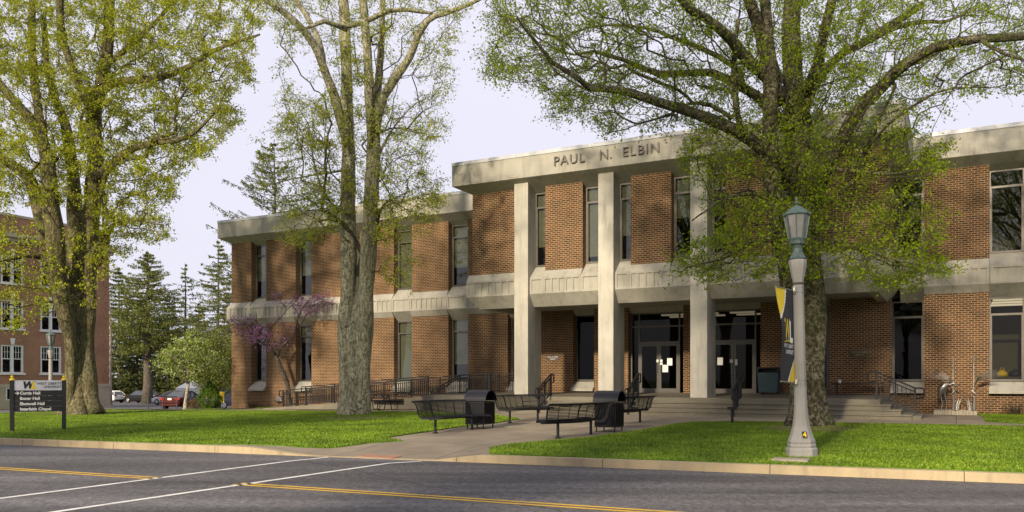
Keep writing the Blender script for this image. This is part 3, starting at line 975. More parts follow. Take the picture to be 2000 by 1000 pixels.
# ---- entrances
def entrance(s0, s1, papers):
    f = MB()
    y0, y1, zt = 0.36, 0.48, 4.74
    zf = 1.1
    a, b = s0 + 0.42, s1 - 0.32                    # the pair of doors between side lights
    for x in (s0, s1 - 0.06): f.box(x, x + 0.06, y0, y1, zf, zt)
    f.box(s0 + .06, s1 - .06, y0 + .001, y1 - .001, zt - 0.06, zt)
    for x in (a - 0.06, b): f.box(x, x + 0.06, y0, y1 - .001, zf, zt - .06)
    f.box(s0 + .06, s1 - .06, y0 - .004, y1, 4.08, 4.15)
    f.box(a, b, y0 - .003, y1, 3.36, 3.43)
    f.box(s0, s1, y0 - 0.05, y1 + .05, zf - 0.1, zf + 0.012)
    e = f.build('entrance_frame', M['alu'], LIB)
    g = MB()
    g.box(s0 + .06, s1 - .06, y0 + .05, y0 + .058, 4.15, zt - .06)
    g.box(a, b, y0 + .05, y0 + .058, 3.43, 4.08)
    g.box(s0 + .06, a - .06, y0 + .05, y0 + .058, zf, 4.08)
    g.box(b + .06, s1 - .06, y0 + .05, y0 + .058, zf, 4.08)
    g.build('side_light', M['glass_dark'], e)
    mid = (a + b) / 2
    for i, (p, q) in enumerate(((a + 0.008, mid - 0.006), (mid + 0.006, b - 0.008))):
        d = MB()
        d.box(p, p + 0.10, y0 + .01, y0 + .06, zf + .02, 3.35); d.box(q - 0.10, q, y0 + .01, y0 + .06, zf + .02, 3.35)
        d.box(p + .1, q - .1, y0 + .011, y0 + .059, zf + .02, zf + .2); d.box(p + .1, q - .1, y0 + .011, y0 + .059, 3.22, 3.35)
        dr = d.build('door', M['alu_light'], LIB)
        pn = MB(); pn.box(p + .1, q - .1, y0 + .03, y0 + .038, zf + .2, 3.22); pn.build('pane', M['glass_dark'], dr)
        hx = q - 0.06 if i == 0 else p + 0.06
        hd = MB(); hd.tube([(hx, y0 + .01, 1.95), (hx, y0 - .06, 1.97), (hx, y0 - .06, 2.33), (hx, y0 + .01, 2.35)], 0.014, 6)
        hd.lathe([(0.03, 0), (0.03, 0.012)], 8, (hx, y0 + .0, 1.8))
        hd.build('handle', M['inox'], dr)
        for (u, z, w, hh) in papers[i]:
            x = p + u * (q - p)
            pp = MB(); pp.box(x - w / 2, x + w / 2, y0 + .006, y0 + .0085, z - hh / 2, z + hh / 2)
            pp.build('notice', M['paper'], dr)
M['alu_light'] = mat_plain('door_aluminium', (0.10, 0.095, 0.085), 0.4, 0.4, 0.12, 4)
entrance(24.93, 27.5, ([(0.93, 2.55, 0.10, 0.12)], [(0.12, 2.55, .11, .11), (0.12, 2.42, .11, .10), (0.55, 2.5, 0.24, 0.33), (0.32, 2.2, 0.26, 0.33)]))
entrance(28.3, 30.85, ([(0.35, 2.5, 0.24, 0.33), (0.9, 2.5, 0.13, 0.15)], [(0.12, 2.45, .12, .26)]))
dm = MB(); dm.box(32.47, 33.58, 0.30, 0.36, 1.08, 4.74)
dd = dm.build('side_door', M['alu'], LIB)
dg = MB(); dg.box(32.6, 33.45, 0.292, 0.299, 1.35, 4.6); dg.build('pane', M['glass_dark'], dd)

# ---- inside: floors, partitions, strip lights
ins = MB()
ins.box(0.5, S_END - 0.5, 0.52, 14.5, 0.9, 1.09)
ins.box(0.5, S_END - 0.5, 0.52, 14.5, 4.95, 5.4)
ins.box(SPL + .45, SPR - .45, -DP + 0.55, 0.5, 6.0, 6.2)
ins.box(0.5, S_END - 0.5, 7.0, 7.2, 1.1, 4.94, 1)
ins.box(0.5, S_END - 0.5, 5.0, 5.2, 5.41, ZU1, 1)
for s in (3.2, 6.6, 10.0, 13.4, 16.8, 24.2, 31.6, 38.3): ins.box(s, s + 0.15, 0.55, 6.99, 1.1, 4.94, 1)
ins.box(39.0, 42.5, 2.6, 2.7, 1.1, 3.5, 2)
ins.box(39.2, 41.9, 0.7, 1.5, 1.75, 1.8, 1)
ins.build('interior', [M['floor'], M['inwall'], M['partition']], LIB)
for s0 in (25.2, 26.8, 28.6, 30.2, 39.5, 41.2):
    for k in range(4):
        m = MB(); y = 1.3 + 1.35 * k
        m.box(s0, s0 + 1.2, y, y + 0.28, 4.88, 4.945)
        m.build('ceiling_light', M['lamp_on'], LIB)
for nm, lab, s_, c_, rr_ in (('bag', 'yellow bag on the table inside the lower right window', 39.75, 'yellow', .19), ('bag', 'black bag on the table inside the lower right window', 40.2, 'black_matt', .21)):
    p_ = wl(s_, -1.05)
    t_ = thing(nm, lab, 'bag', (*p_, 1.8), -TH)
    m = MB(); m.lathe([(rr_ * .9, 0), (rr_ * 1.1, .07), (rr_ * 1.0, .16), (rr_ * .6, .23), (rr_ * .2, .27)], 10); m.build('bag', M[c_], t_, smooth=True)
    m = MB(); m.tube([(-.08, 0, .24), (-.05, 0, .34), (.05, 0, .34), (.08, 0, .24)], .012, 5); m.build('handle', M[c_], t_)
# ---- small fittings on the wall
def plaque(s, z, w, hh, mat, tmat, lines, size):
    m = MB(); m.box(s, s + w, -0.03, -0.001, z, z + hh)
    p = m.build('plaque', M[mat], LIB, bevel=0.004)
    for i, t in enumerate(lines):
        Mx = frame_matrix((s + w / 2, -0.031, z + hh - (i + 1) * hh * 0.43), (1, 0, 0), (0, 0, 1), (0, -1, 0))
        text_part('lettering', t, size, M[tmat], p, Mx, depth=0.006, align='CENTER')
plaque(20.78, 2.62, 0.72, 0.24, 'rust', 'paper', ('PAUL N. ELBIN', 'LIBRARY'), 0.085)
plaque(34.36, 2.62, 0.76, 0.27, 'bronze', 'gold_text', ('PAUL N. ELBIN', 'LIBRARY'), 0.095)
sc = MB(); sc.box(3.62, 4.02, -0.10, -0.001, 0.42, 0.72)
for x in (3.74, 3.90): sc.tube([(x, -0.09, 0.5), (x, -0.24, 0.44)], 0.05, 10)
sc.build('hose_connection', M['inox'], LIB, bevel=0.01)
fx = MB(); fx.lathe([(0.07, -.06), (0.09, 0.0), (0.03, .05)], 10, (23.62, -0.08, 1.98)); fx.build('wall_fitting', M['rust'], LIB)

# ------------------------------------------------------------------ entrance steps and landing
ST = thing('entrance_steps', 'wide weathered concrete landing and steps below the portico columns', 'steps', (P0[0], P0[1], 0), -TH)
m = MB()
ZP = 1.0
m.hexa([(17.2, -5.3, -.3), (35.9, -5.3, -.3), (35.9, 0.3, -.3), (17.2, 0.3, -.3), (17.2, -5.3, ZP), (35.9, -5.3, ZP), (35.9, 0.3, 1.1), (17.2, 0.3, 1.1)])
for k, (z, dd_) in enumerate(((0.845, 5.66), (0.69, 6.02), (0.535, 6.38))):
    e = 0.34 * (k + 1)
    m.box(22.4, 35.9 + e, -dd_ + .035, -5.2 - .001 * k, -0.3, z - .055)
    m.box(22.38, 35.9 + e + .02, -dd_, -5.18 - .001 * k, z - .054, z)
    m.box(35.8, 35.9 + e - .001, -5.3 - .001, -0.9, -0.3, z - .001)
m.build('treads', M['step'], ST, bevel=0.018)
m = MB(); m.box(36.93, 37.2, -6.36, -3.4, -0.2, 0.5); m.build('cheek_wall', M['step'], ST, bevel=0.015)

RP = thing('access_ramp', 'sloping concrete ramp along the left wing up to the portico landing', 'ramp', (P0[0], P0[1], 0), -TH)
m = MB()
rp = [(5.0, 0.13), (17.19, 0.98)]
m.hexa([(5.0, -2.55, -.3), (17.19, -2.55, -.3), (17.19, -0.85, -.3), (5.0, -0.85, -.3), (5.0, -2.55, 0.15), (17.19, -2.55, 0.99), (17.19, -0.85, 0.99), (5.0, -0.85, 0.15)])
m.build('ramp_slab', M['step'], RP, bevel=0.012)

# ------------------------------------------------------------------ railings
def rail_run(mb_r, mb_p, mb_b, pts, hgt, post_every, bal=0.115, loop_a=True, loop_b=True, low=0.12):
    """pts: polyline of foot points (local); rail above, balusters between"""
    P3 = [Vector(p) for p in pts]
    for a, b in zip(P3[:-1], P3[1:]):
        L = (b - a).length
        for hh, w in ((hgt, 0.055), (hgt - 0.13, 0.042), (low, 0.042)):
            mb_r.bar(a + Vector((0, 0, hh)), b + Vector((0, 0, hh)), w)
        n = max(1, round(L / post_every))
        for i in range(n + 1):
            p = a.lerp(b, i / n)
            if i == 0 and a is not P3[0]: continue
            mb_p.append(MB().bar(p - Vector((0, 0, .05)), p + Vector((0, 0, hgt - .01)), 0.06))
        k = int(L / bal)
        for i in range(1, k):
            p = a.lerp(b, i / k)
            mb_b.bar(p + Vector((0, 0, low)), p + Vector((0, 0, hgt - .13)), 0.024)
    for on, p, q in ((loop_a, P3[0], P3[1]), (loop_b, P3[-1], P3[-2])):
        if on:
            u = (p - q); u.z = 0; u.normalize()
            z = Vector((0, 0, 1))
            mb_r.tube([p + z * hgt, p + z * hgt + u * 0.24, p + z * (hgt - .04) + u * 0.28, p + z * (hgt - 0.3) + u * 0.28, p + z * (hgt - .34) + u * 0.24, p + z * (hgt - .34)], 0.027, 6)
def railing(name, label, pts, hgt=0.92, post=1.5, group=None, **kw):
    t = thing(name, label, 'railing', (P0[0], P0[1], 0), -TH, group)
    a, b, c = MB(), [], MB()
    rail_run(a, b, c, pts, hgt, post, **kw)
    a.build('rail', M['black_matt'], t); c.build('balusters', M['black_matt'], t)
    for q in b: q.build('post', M['black_matt'], t)
    return t
def rz(s): return 0.15 + (s - 5.0) / 12.19 * 0.84
G1 = 'black railings along the access ramp'
railing('ramp_railing', 'long black railing rising beside the wall on the inner side of the ramp', [(5.0, -1.0, rz(5.0)), (17.1, -1.0, 0.99), (20.4, -1.0, 1.05)], 0.95, 1.75, G1)
railing('ramp_railing', 'black railing rising along the lawn side of the ramp behind the picnic table', [(7.9, -2.42, rz(7.9)), (15.6, -2.42, rz(15.6))], 0.98, 1.75, G1, loop_b=False)
railing('landing_railing', 'short black railing sloping up at the front of the landing behind the left bin', [(16.0, -2.75, 0.2), (17.6, -2.75, 0.95), (19.2, -2.75, 1.02)], 0.95, 1.6, None)
G2 = 'black handrails on the entrance steps'
for lab, s in (('black handrail on the steps by the leftmost column, beside the left bench', 23.5), ('black handrail on the steps in front of the left pair of doors', 27.25), ('black handrail on the steps in front of the right pair of doors', 31.2)):
    railing('stair_handrail', lab, [(s, -6.42, 0.42), (s, -5.25, 1.0)], 0.92, 0.6, G2, bal=0.14, low=0.14)
railing('stair_handrail', 'black handrail descending the right end of the steps towards the bird sculpture', [(36.95, -4.9, 0.45), (35.75, -4.9, 1.0)], 0.95, 0.62, G2, bal=0.14, low=0.14)
# ------------------------------------------------------------------ trees
def fast_tubes(branches, n=4):
    """branches: list of (points (k,3), radii (k,)) -> one set of vertices and quads"""
    Vs, Qs, base = [], [], 0
    ang = np.arange(n) * 2 * np.pi / n
    ca, sa = np.cos(ang), np.sin(ang)
    for pts, rad in branches:
        k = len(pts)
        t = np.gradient(pts, axis=0) if k > 2 else np.repeat((pts[1] - pts[0])[None], 2, 0)
        t /= np.linalg.norm(t, axis=1, keepdims=True) + 1e-9
        ref = np.array([0.3, 0.2, 1.0]) if abs(t[0, 2]) < 0.8 else np.array([1.0, 0.1, 0.2])
        u = np.cross(t, ref); u /= np.linalg.norm(u, axis=1, keepdims=True) + 1e-9
        w = np.cross(t, u)
        ring = pts[:, None] + (u[:, None] * ca[None, :, None] + w[:, None] * sa[None, :, None]) * rad[:, None, None]
        Vs.append(ring.reshape(-1, 3))
        i = np.arange(k - 1)[:, None] * n
        j = np.arange(n)[None]
        j2 = (j + 1) % n
        q = np.stack([i + j, i + j2, i + n + j2, i + n + j], -1).reshape(-1, 4) + base
        Qs.append(q)
        base += k * n
    return np.concatenate(Vs), np.concatenate(Qs)

def leaf_quads(rng, C, ln, wd, up=0.35, droop=0.0):
    n = len(C)
    a = rng.normal(0, 1, (n, 3)); a[:, 2] -= droop
    a /= np.linalg.norm(a, axis=1, keepdims=True)
    b = rng.normal(0, 1, (n, 3)); b[:, 2] += up
    b = np.cross(a, b); b /= np.linalg.norm(b, axis=1, keepdims=True) + 1e-9
    L = (rng.uniform(*ln, n) / 2)[:, None]; W = (rng.uniform(*wd, n) / 2)[:, None]
    c = np.cross(a, b)
    V = np.stack([C - a * L, C - a * L * 0.1 + b * W + c * W * 0.3, C + a * L, C - a * L * 0.1 - b * W + c * W * 0.3], 1).reshape(-1, 3)
    Q = np.arange(4 * n).reshape(-1, 4)
    return V, Q

def smooth_path(P, step):
    """Catmull-Rom through points with radius as 4th column"""
    P = np.array(P, float)
    out = []
    n = len(P)
    for i in range(n - 1):
        p0, p1, p2, p3 = P[max(i - 1, 0)], P[i], P[i + 1], P[min(i + 2, n - 1)]
        k = max(1, int(np.linalg.norm(p2[:3] - p1[:3]) / step))
        for j in range(k):
            t = j / k
            out.append(0.5 * ((2 * p1) + (-p0 + p2) * t + (2 * p0 - 5 * p1 + 4 * p2 - p3) * t * t + (-p0 + 3 * p1 - 3 * p2 + p3) * t ** 3))
    out.append(P[-1])
    return np.array(out)

def grow_tree(name, label, Y0, limbs, clouds, bark, seed, leaf_mats, leaf_len, leaf_wid, leaves_per, twig_every=1, group=None, ground=0.15, base_px=None, bf=0.25, droop=0.0, trunk_n=26, sag=0.0, lobes=0.07, slim=1.0):
    """limbs: list of (list of (px, py, radius_px), depth offset at start, at end); clouds: (polygon px, count, depth range, leaf material slot)"""
    rng = np.random.default_rng(seed)
    m = Y0 / F
    bx, by = base_px
    root = Vector(((bx - CX) / F * Y0, Y0, ground))
    th_ = thing(name, label, 'tree', root, group=group)
    off = np.array(root)
    wood = MB()
    N, NR, PL = [], [], []                         # node positions, radii, path length from trunk foot
    for li, (pts, d0, d1) in enumerate(limbs):
        k = len(pts)
        P3 = []
        for i, (px, py, r) in enumerate(pts):
            Y = Y0 + d0 + (d1 - d0) * (i / max(1, k - 1))
            p = at(px, py, Y)
            P3.append((p.x, p.y, p.z, r * Y / F))
        sp = smooth_path(P3, 0.35)
        if li: sp[:, :3] += np.stack([np.convolve(rng.normal(0, .05, len(sp) + 4), np.ones(5) / 5, 'valid') for _ in range(3)], 1) * min(1.0, 0.4 / max(.05, sp[0, 3]))
        ph = rng.uniform(0, 6.28, 6)
        def wob(i, j, p, a, ph=ph, li=li):
            hgt = max(0.0, p.z - ground)
            fl = math.exp(-hgt / 0.55) if li == 0 else 0
            sl = slim + (1 - slim) * min(1.0, max(0.0, (hgt - 5) / 4)) if hgt > 0.6 else slim + (1 - slim) * 0.5 * (1 - hgt / 0.6)
            return sl * (1 + lobes * math.sin(3 * a + ph[0] + 0.5 * hgt) + 0.6 * lobes * math.sin(5 * a + ph[1] - 0.9 * hgt) + 0.4 * lobes * math.sin(9 * a + ph[2] + 1.7 * hgt)
                    + 0.05 * math.sin(hgt * 2.1 + ph[3] + 2 * a) + 0.16 * fl * math.sin(6 * a + ph[4]))
        nn = trunk_n if li == 0 else (14 if sp[0, 3] > 0.12 else 8)
        wood.tube([Vector(q[:3]) - root for q in sp], list(sp[:, 3]), nn, 0, wob)
        base_len = 0.0
        if N:
            dd = np.linalg.norm(np.array(N) - sp[0, :3], axis=1)
            base_len = PL[int(np.argmin(dd))]
        seg = np.concatenate([[0], np.cumsum(np.linalg.norm(np.diff(sp[:, :3], axis=0), axis=1))]) + base_len
        first = 14 if li == 0 else 1               # no twigs from the lower trunk
        for q, s in list(zip(sp, seg))[first:]:
            N.append(q[:3].copy()); NR.append(q[3]); PL.append(s)
    wood.build('trunk', M[bark], th_, smooth=True)
    n_limb = len(N)
    # attraction points
    A, AM = [], []
    for poly, cnt, (da, db), slot in clouds:
        pa = np.array(poly, float)
        lo, hi = pa.min(0), pa.max(0)
        got = 0
        while got < cnt:
            p = rng.uniform(lo, hi, (cnt * 3, 2))
            p = p[in_poly(p[:, 0], p[:, 1], poly)][:cnt - got]
            got += len(p)
            Yd = Y0 + (da + db) / 2 + (db - da) / 2 * np.clip(rng.normal(0, 0.5, len(p)), -1, 1)
            for (px, py), Y in zip(p, Yd):
                A.append(at(px, py, Y)); AM.append(slot)
    A = np.array(A)
    NP = np.zeros((n_limb + len(A) * 14, 3)); NP[:n_limb] = N
    NL = np.zeros(len(NP)); NL[:n_limb] = PL
    NT_ = np.zeros(len(NP), int); NPar = -np.ones(len(NP), int)
    cnt = n_limb
    d2 = np.array([np.min(np.linalg.norm(NP[:n_limb] - a, axis=1)) for a in A])
    order = np.argsort(d2)
    br = []
    for ai in order:
        p = A[ai]
        dist = np.linalg.norm(NP[:cnt] - p, axis=1)
        cost = dist + bf * NL[:cnt] + np.where(NP[:cnt, 2] > p[2] + 0.3, 0.25 * (NP[:cnt, 2] - p[2]), 0)
        j = int(np.argmin(cost))
        q = NP[j]
        L = dist[j]
        if L < 0.08: continue
        k = int(min(12, max(2, L / 0.34)))
        t = np.linspace(0, 1, k + 1)[:, None]
        mid = (p + q) / 2 + rng.normal(0, 0.09, 3) * L + np.array([0, 0, (0.10 - sag) * L])
        pts = (1 - t) ** 2 * q + 2 * t * (1 - t) * mid + t ** 2 * p
        pts[1:-1] += rng.normal(0, 0.018, (k - 1, 3)) * min(L, 2)
        ids = [j]
        for i in range(1, k + 1):
            NP[cnt] = pts[i]; NL[cnt] = NL[j] + L * i / k; NPar[cnt] = ids[-1]
            ids.append(cnt); cnt += 1
        br.append((pts, ids, AM[ai]))
    for i in range(cnt - 1, n_limb - 1, -1):       # tips carried by each node
        NT_[i] = max(NT_[i], 1)
    load = np.zeros(cnt)
    tips = {b[1][-1] for b in br}
    for i in range(cnt - 1, n_limb - 1, -1):
        if i in tips: load[i] += 1
        if NPar[i] >= 0: load[NPar[i]] += load[i]
    tubes, C, CS = [], [], []
    for pts, ids, slot in br:
        ld = load[ids[1:]]
        rad = 0.0055 * np.power(np.maximum(ld, 1), 0.46)
        rad = np.concatenate([[min(rad[0] * 1.15, 0.14)], rad])
        tubes.append((pts - off, rad))
        for i in range(1, len(pts)):
            if ld[i - 1] > 5: continue
            for _ in range(twig_every if i < len(pts) - 1 else twig_every + 2):
                d = rng.normal(0, 1, 3); d[2] = d[2] * 0.6 - droop * 0.5; d /= np.linalg.norm(d)
                L = rng.uniform(0.18, 0.55)
                e = pts[i] + d * L
                mid = pts[i] + d * L * 0.5 + rng.normal(0, .02, 3)
                tubes.append((np.array([pts[i], mid, e]) - off, np.array([0.0042, 0.0034, 0.0025])))
                kk = rng.poisson(leaves_per * (0.55 if slot == 1 else 1.0))
                if kk:
                    tt = rng.uniform(0.25, 1.1, kk)[:, None]
                    C.append(pts[i] + d * L * tt + rng.normal(0, 0.07, (kk, 3)) - off); CS += [slot] * kk
    V1, Q1 = fast_tubes(tubes, 4)
    C = np.concatenate(C)
    V2, Q2 = leaf_quads(rng, C, leaf_len, leaf_wid, droop=droop)
    V = np.concatenate([V1, V2]); Q = np.concatenate([Q1, Q2 + len(V1)])
    mi = np.concatenate([np.zeros(len(Q1), int), np.array(CS) + 1])
    link_mesh('crown', arrays_mesh('crown', V, Q, [M['bark_twig']] + [M[x] for x in leaf_mats], mi), th_)
    print(name, 'nodes', cnt, 'leaves', len(C), 'twigs', len(tubes))
    return th_

# ---- left tree
LB = [
    ([(157, 822, 56), (157, 806, 45), (156, 785, 36), (154, 750, 31), (153, 700, 29), (151, 650, 28), (150, 615, 27), (149, 580, 22), (148, 550, 15), (147, 520, 6)], 0, 0),
    ([(130, 640, 15), (112, 575, 15), (94, 500, 14), (77, 400, 13), (57, 346, 11), (28, 325, 10), (-20, 296, 8), (-70, 280, 6)], 0, -2),
    ([(130, 812, 21), (137, 780, 15), (138, 720, 13), (134, 650, 15), (117, 560, 19), (108, 480, 17), (100, 400, 15), (93, 310, 13), (78, 268, 11), (57, 230, 9), (28, 196, 8), (-12, 145, 7), (-50, 100, 5)], -.3, -2.5),
    ([(95, 330, 9), (80, 250, 8), (68, 160, 8), (62, 60, 7), (65, -40, 6)], 0, 2),
    ([(150, 815, 30), (151, 770, 22), (150, 700, 18), (147, 600, 18), (147, 510, 16), (145, 425, 14), (140, 320, 11), (127, 240, 9), (107, 188, 7), (90, 120, 6), (85, 30, 5)], 0.4, 2.5),
    ([(184, 812, 22), (177, 780, 18), (171, 720, 17), (168, 650, 19), (172, 560, 19), (174, 480, 17), (178, 400, 16), (186, 310, 15), (183, 250, 14), (186, 212, 13), (198, 175, 12), (206, 125, 11), (212, 60, 10), (216, -40, 8)], -.2, 0.5),
    ([(184, 225, 9), (174, 204, 9), (155, 165, 8), (135, 112, 7), (119, 60, 7), (117, -30, 6)], 0, -1.5),
    ([(196, 178, 8), (215, 166, 8), (245, 158, 7), (282, 157, 7), (325, 148, 6), (370, 130, 5), (420, 100, 4), (462, 84, 3), (508, 70, 2)], 0, -2.5),
    ([(186, 352, 9), (220, 322, 8), (260, 291, 7), (310, 278, 6), (350, 272, 5), (388, 252, 3), (430, 206, 2)], 0, -3),
    ([(205, 130, 5), (240, 100, 5), (285, 60, 4), (330, 10, 4), (360, -40, 3)], 0, 2),
    ([(176, 500, 5), (205, 455, 4), (235, 430, 3), (275, 432, 2), (320, 440, 1.5)], 0, -2),
    ([(96, 505, 6), (60, 500, 4), (20, 505, 3), (-30, 520, 2)], 0, -3),
    ([(120, 590, 4), (80, 588, 3), (40, 600, 2), (0, 590, 1.5)], -.5, -3),
]
grow_tree('oak_tree', 'large leafing oak with several stems on the lawn behind the black sign', 38.6, LB, [
    ([(-60, -60), (530, -60), (505, 60), (492, 165), (440, 175), (478, 225), (440, 262), (410, 300), (362, 330), (335, 385), (325, 430), (215, 440), (170, 400), (-60, 400)], 2100, (-4.5, 4.5), 0),
    ([(150, 420), (325, 430), (352, 452), (300, 478), (250, 500), (215, 540), (170, 500)], 60, (-3, 2), 0),
    ([(-60, 440), (105, 430), (118, 560), (100, 620), (40, 650), (-60, 640)], 190, (-4, 1.0), 1),
    ([(105, 450), (215, 450), (205, 590), (120, 620)], 30, (-2.5, -0.8), 1),
], 'bark_left', 11, ['leaf_left', 'leaf_low'], (0.085, 0.145), (0.045, 0.078), 8.0, 3, ground=0.08, base_px=(157, 808), trunk_n=36, slim=0.84)

# ---- middle tree
MBL = [
    ([(692, 832, 36), (692, 817, 29), (693, 795, 23), (694, 760, 19), (693, 700, 19), (694, 650, 20), (697, 610, 15), (698, 585, 10), (699, 560, 5), (699, 540, 3)], -0.08, 0.25),
    ([(672, 826, 27), (675, 808, 20), (677, 760, 17), (675, 700, 16), (677, 650, 19), (679, 610, 19), (682, 570, 17), (682, 500, 17), (681, 420, 15), (680, 350, 14), (678, 240, 12), (676, 150, 11), (674, 60, 10), (671, -50, 9)], -.1, 0.8),
    ([(710, 826, 26), (709, 808, 20), (709, 760, 18), (708, 700, 18), (710, 650, 20), (712, 610, 20), (714, 570, 18), (718, 500, 17), (722, 430, 15), (726, 350, 14), (730, 260, 13), (727, 200, 12), (722, 160, 9), (718, 110, 9), (713, 50, 8), (708, -50, 7)], .1, -0.5),
    ([(731, 240, 9), (737, 180, 8), (742, 120, 7), (745, 60, 6), (747, -50, 5)], 0, 1.2),
    ([(732, 270, 9), (742, 222, 9), (754, 188, 8), (776, 150, 8), (800, 112, 7), (816, 70, 7), (836, 42, 6), (870, 26, 5), (912, 10, 4), (950, -10, 3)], -.3, -2.5),
    ([(678, 285, 9), (664, 225, 9), (655, 190, 9), (640, 150, 8), (620, 102, 8), (596, 66, 7), (560, 30, 6), (512, -8, 5)], 0, -2),
    ([(630, 125, 6), (622, 80, 6), (602, 36, 5), (570, -10, 5), (540, -50, 4)], -.5, 1.5),
    ([(676, 55, 6), (655, 48, 5), (632, 40, 5), (600, 55, 3), (570, 62, 2)], 0, -1.5),
    ([(678, 52, 5), (705, 45, 5), (740, 30, 5), (770, 20, 4), (820, 22, 4), (850, 30, 2)], 0, -1.5),
    ([(679, 420, 4), (650, 400, 2.5), (620, 340, 2), (600, 250, 1.2)], 0, -2),
    ([(680, 330, 3), (630, 340, 2), (570, 350, 1.5), (515, 365, 1)], 0, -2),
    ([(722, 420, 3.5), (760, 400, 2), (800, 390, 1.5), (850, 372, 1)], 0, -2),
    ([(678, 470, 2), (650, 440, 1.4), (628, 400, 1), (600, 360, .7)], 0, -1),
    ([(727, 330, 3), (760, 260, 2), (800, 210, 1.5), (840, 190, 1)], 0, -2),
]
grow_tree('oak_tree', 'tall twin stemmed tree with pale bark and sparse leaves before the left wing', 33.2, MBL, [
    ([(505, -50), (945, -50), (905, 60), (890, 120), (885, 180), (862, 215), (800, 160), (640, 170), (580, 130), (545, 140), (510, 70)], 300, (-4, 4), 0),
    ([(560, 150), (640, 180), (700, 120), (860, 200), (872, 265), (830, 300), (842, 350), (700, 330), (560, 300), (535, 200)], 240, (-3.5, 3), 0),
    ([(505, 250), (640, 190), (660, 330), (640, 400), (560, 340), (505, 380)], 110, (-3, 2), 0),
    ([(730, 200), (850, 240), (830, 330), (868, 352), (870, 390), (760, 400), (735, 330)], 90, (-3, 2), 0),
    ([(575, 330), (760, 330), (870, 375), (800, 420), (760, 400), (640, 425), (560, 400)], 110, (-3, 1), 0),
    ([(560, 380), (640, 360), (665, 420), (640, 480), (540, 470)], 85, (-3, 1), 0),
    ([(730, 390), (885, 375), (880, 410), (830, 450), (760, 470), (730, 440)], 70, (-3, 1), 0),
    ([(730, 420), (800, 450), (820, 560), (740, 590)], 35, (-2.5, 0.5), 0),
], 'bark_mid', 23, ['leaf_mid'], (0.07, 0.125), (0.034, 0.058), 4.6, 3, ground=0.17, base_px=(692, 818), trunk_n=36, droop=0.3, slim=0.88, lobes=0.06)

# ---- right tree
RB = [
    ([(1580, 858, 58), (1580, 838, 46), (1580, 815, 38), (1580, 780, 33), (1580, 720, 31), (1578, 650, 33), (1575, 590, 36), (1572, 530, 36), (1567, 470, 34), (1562, 430, 28), (1558, 390, 18), (1556, 360, 6)], 0, 0),
    ([(1572, 520, 30), (1568, 430, 30), (1566, 350, 28), (1562, 300, 27), (1556, 225, 24), (1548, 150, 20), (1545, 60, 17), (1548, -50, 14)], 0.2, 1.0),
    ([(1550, 850, 26), (1556, 815, 18), (1558, 740, 15), (1552, 650, 16), (1545, 570, 19), (1532, 490, 19), (1515, 420, 17), (1507, 330, 16), (1506, 250, 15), (1508, 160, 14), (1502, 80, 12), (1490, -40, 10)], -.3, -1.2),
    ([(1548, 365, 16), (1520, 318, 15), (1490, 290, 14), (1452, 262, 13), (1410, 242, 12), (1350, 221, 10), (1290, 204, 9), (1228, 184, 8), (1190, 178, 7), (1150, 174, 6), (1122, 152, 5), (1080, 124, 4), (1050, 85, 3), (1010, 35, 2)], -.3, -4),
    ([(1535, 250, 11), (1505, 212, 10), (1475, 185, 9), (1430, 156, 8), (1390, 139, 7), (1350, 140, 6), (1295, 145, 6), (1250, 132, 5), (1220, 118, 4), (1185, 107, 4), (1160, 100, 3), (1122, 107, 2), (1080, 95, 2)], 0, 2.5),
    ([(1530, 200, 13), (1500, 152, 12), (1465, 120, 11), (1430, 80, 10), (1400, 55, 9), (1375, 36, 8), (1345, 18, 7), (1315, -20, 6)], -.5, -3),
    ([(1525, 165, 14), (1500, 110, 14), (1488, 60, 12), (1470, 18, 11), (1445, -40, 10)], -.5, -1.5),
    ([(1452, 262, 6), (1442, 220, 6), (1436, 160, 6), (1435, 100, 5), (1440, 40, 4)], -1, -1),
    ([(1450, 168, 6), (1445, 142, 6), (1400, 110, 5), (1345, 86, 5), (1308, 72, 4), (1265, 57, 3), (1215, 52, 3), (1172, 52, 2), (1130, 62, 2), (1098, 78, 1.5)], 1, 4),
    ([(1590, 400, 15), (1605, 340, 15), (1640, 278, 14), (1664, 232, 13), (1690, 196, 12), (1720, 170, 12), (1750, 141, 11), (1782, 115, 10), (1822, 95, 9), (1866, 82, 9), (1915, 75, 8), (1955, 72, 8), (2005, 69, 7), (2070, 60, 6)], 0, -4),
    ([(1572, 215, 9), (1598, 152, 9), (1648, 100, 8), (1685, 86, 8), (1716, 65, 7), (1752, 42, 7), (1798, 9, 6)], 0, 2.5),
    ([(1700, 78, 5), (1750, 54, 5), (1800, 45, 4), (1850, 42, 3), (1885, 25, 2)], 1.5, 3),
    ([(1572, 180, 10), (1598, 125, 10), (1613, 50, 9), (1632, -40, 8)], 0, -1.5),
    ([(1605, 330, 5), (1660, 330, 4), (1730, 340, 3), (1800, 330, 2)], -1, -4),
    ([(1600, 470, 4), (1650, 470, 3), (1720, 500, 2), (1800, 520, 1.2)], -.5, -4),
    ([(1540, 480, 4), (1480, 470, 3), (1420, 500, 2), (1340, 525, 1.2)], -.5, -4),
    ([(1530, 400, 5), (1470, 380, 3.5), (1410, 390, 2.5), (1350, 430, 1.5)], -.5, -3),
    ([(1915, 75, 4), (1960, 105, 3), (2010, 120, 2)], -3.5, -4.5),
]
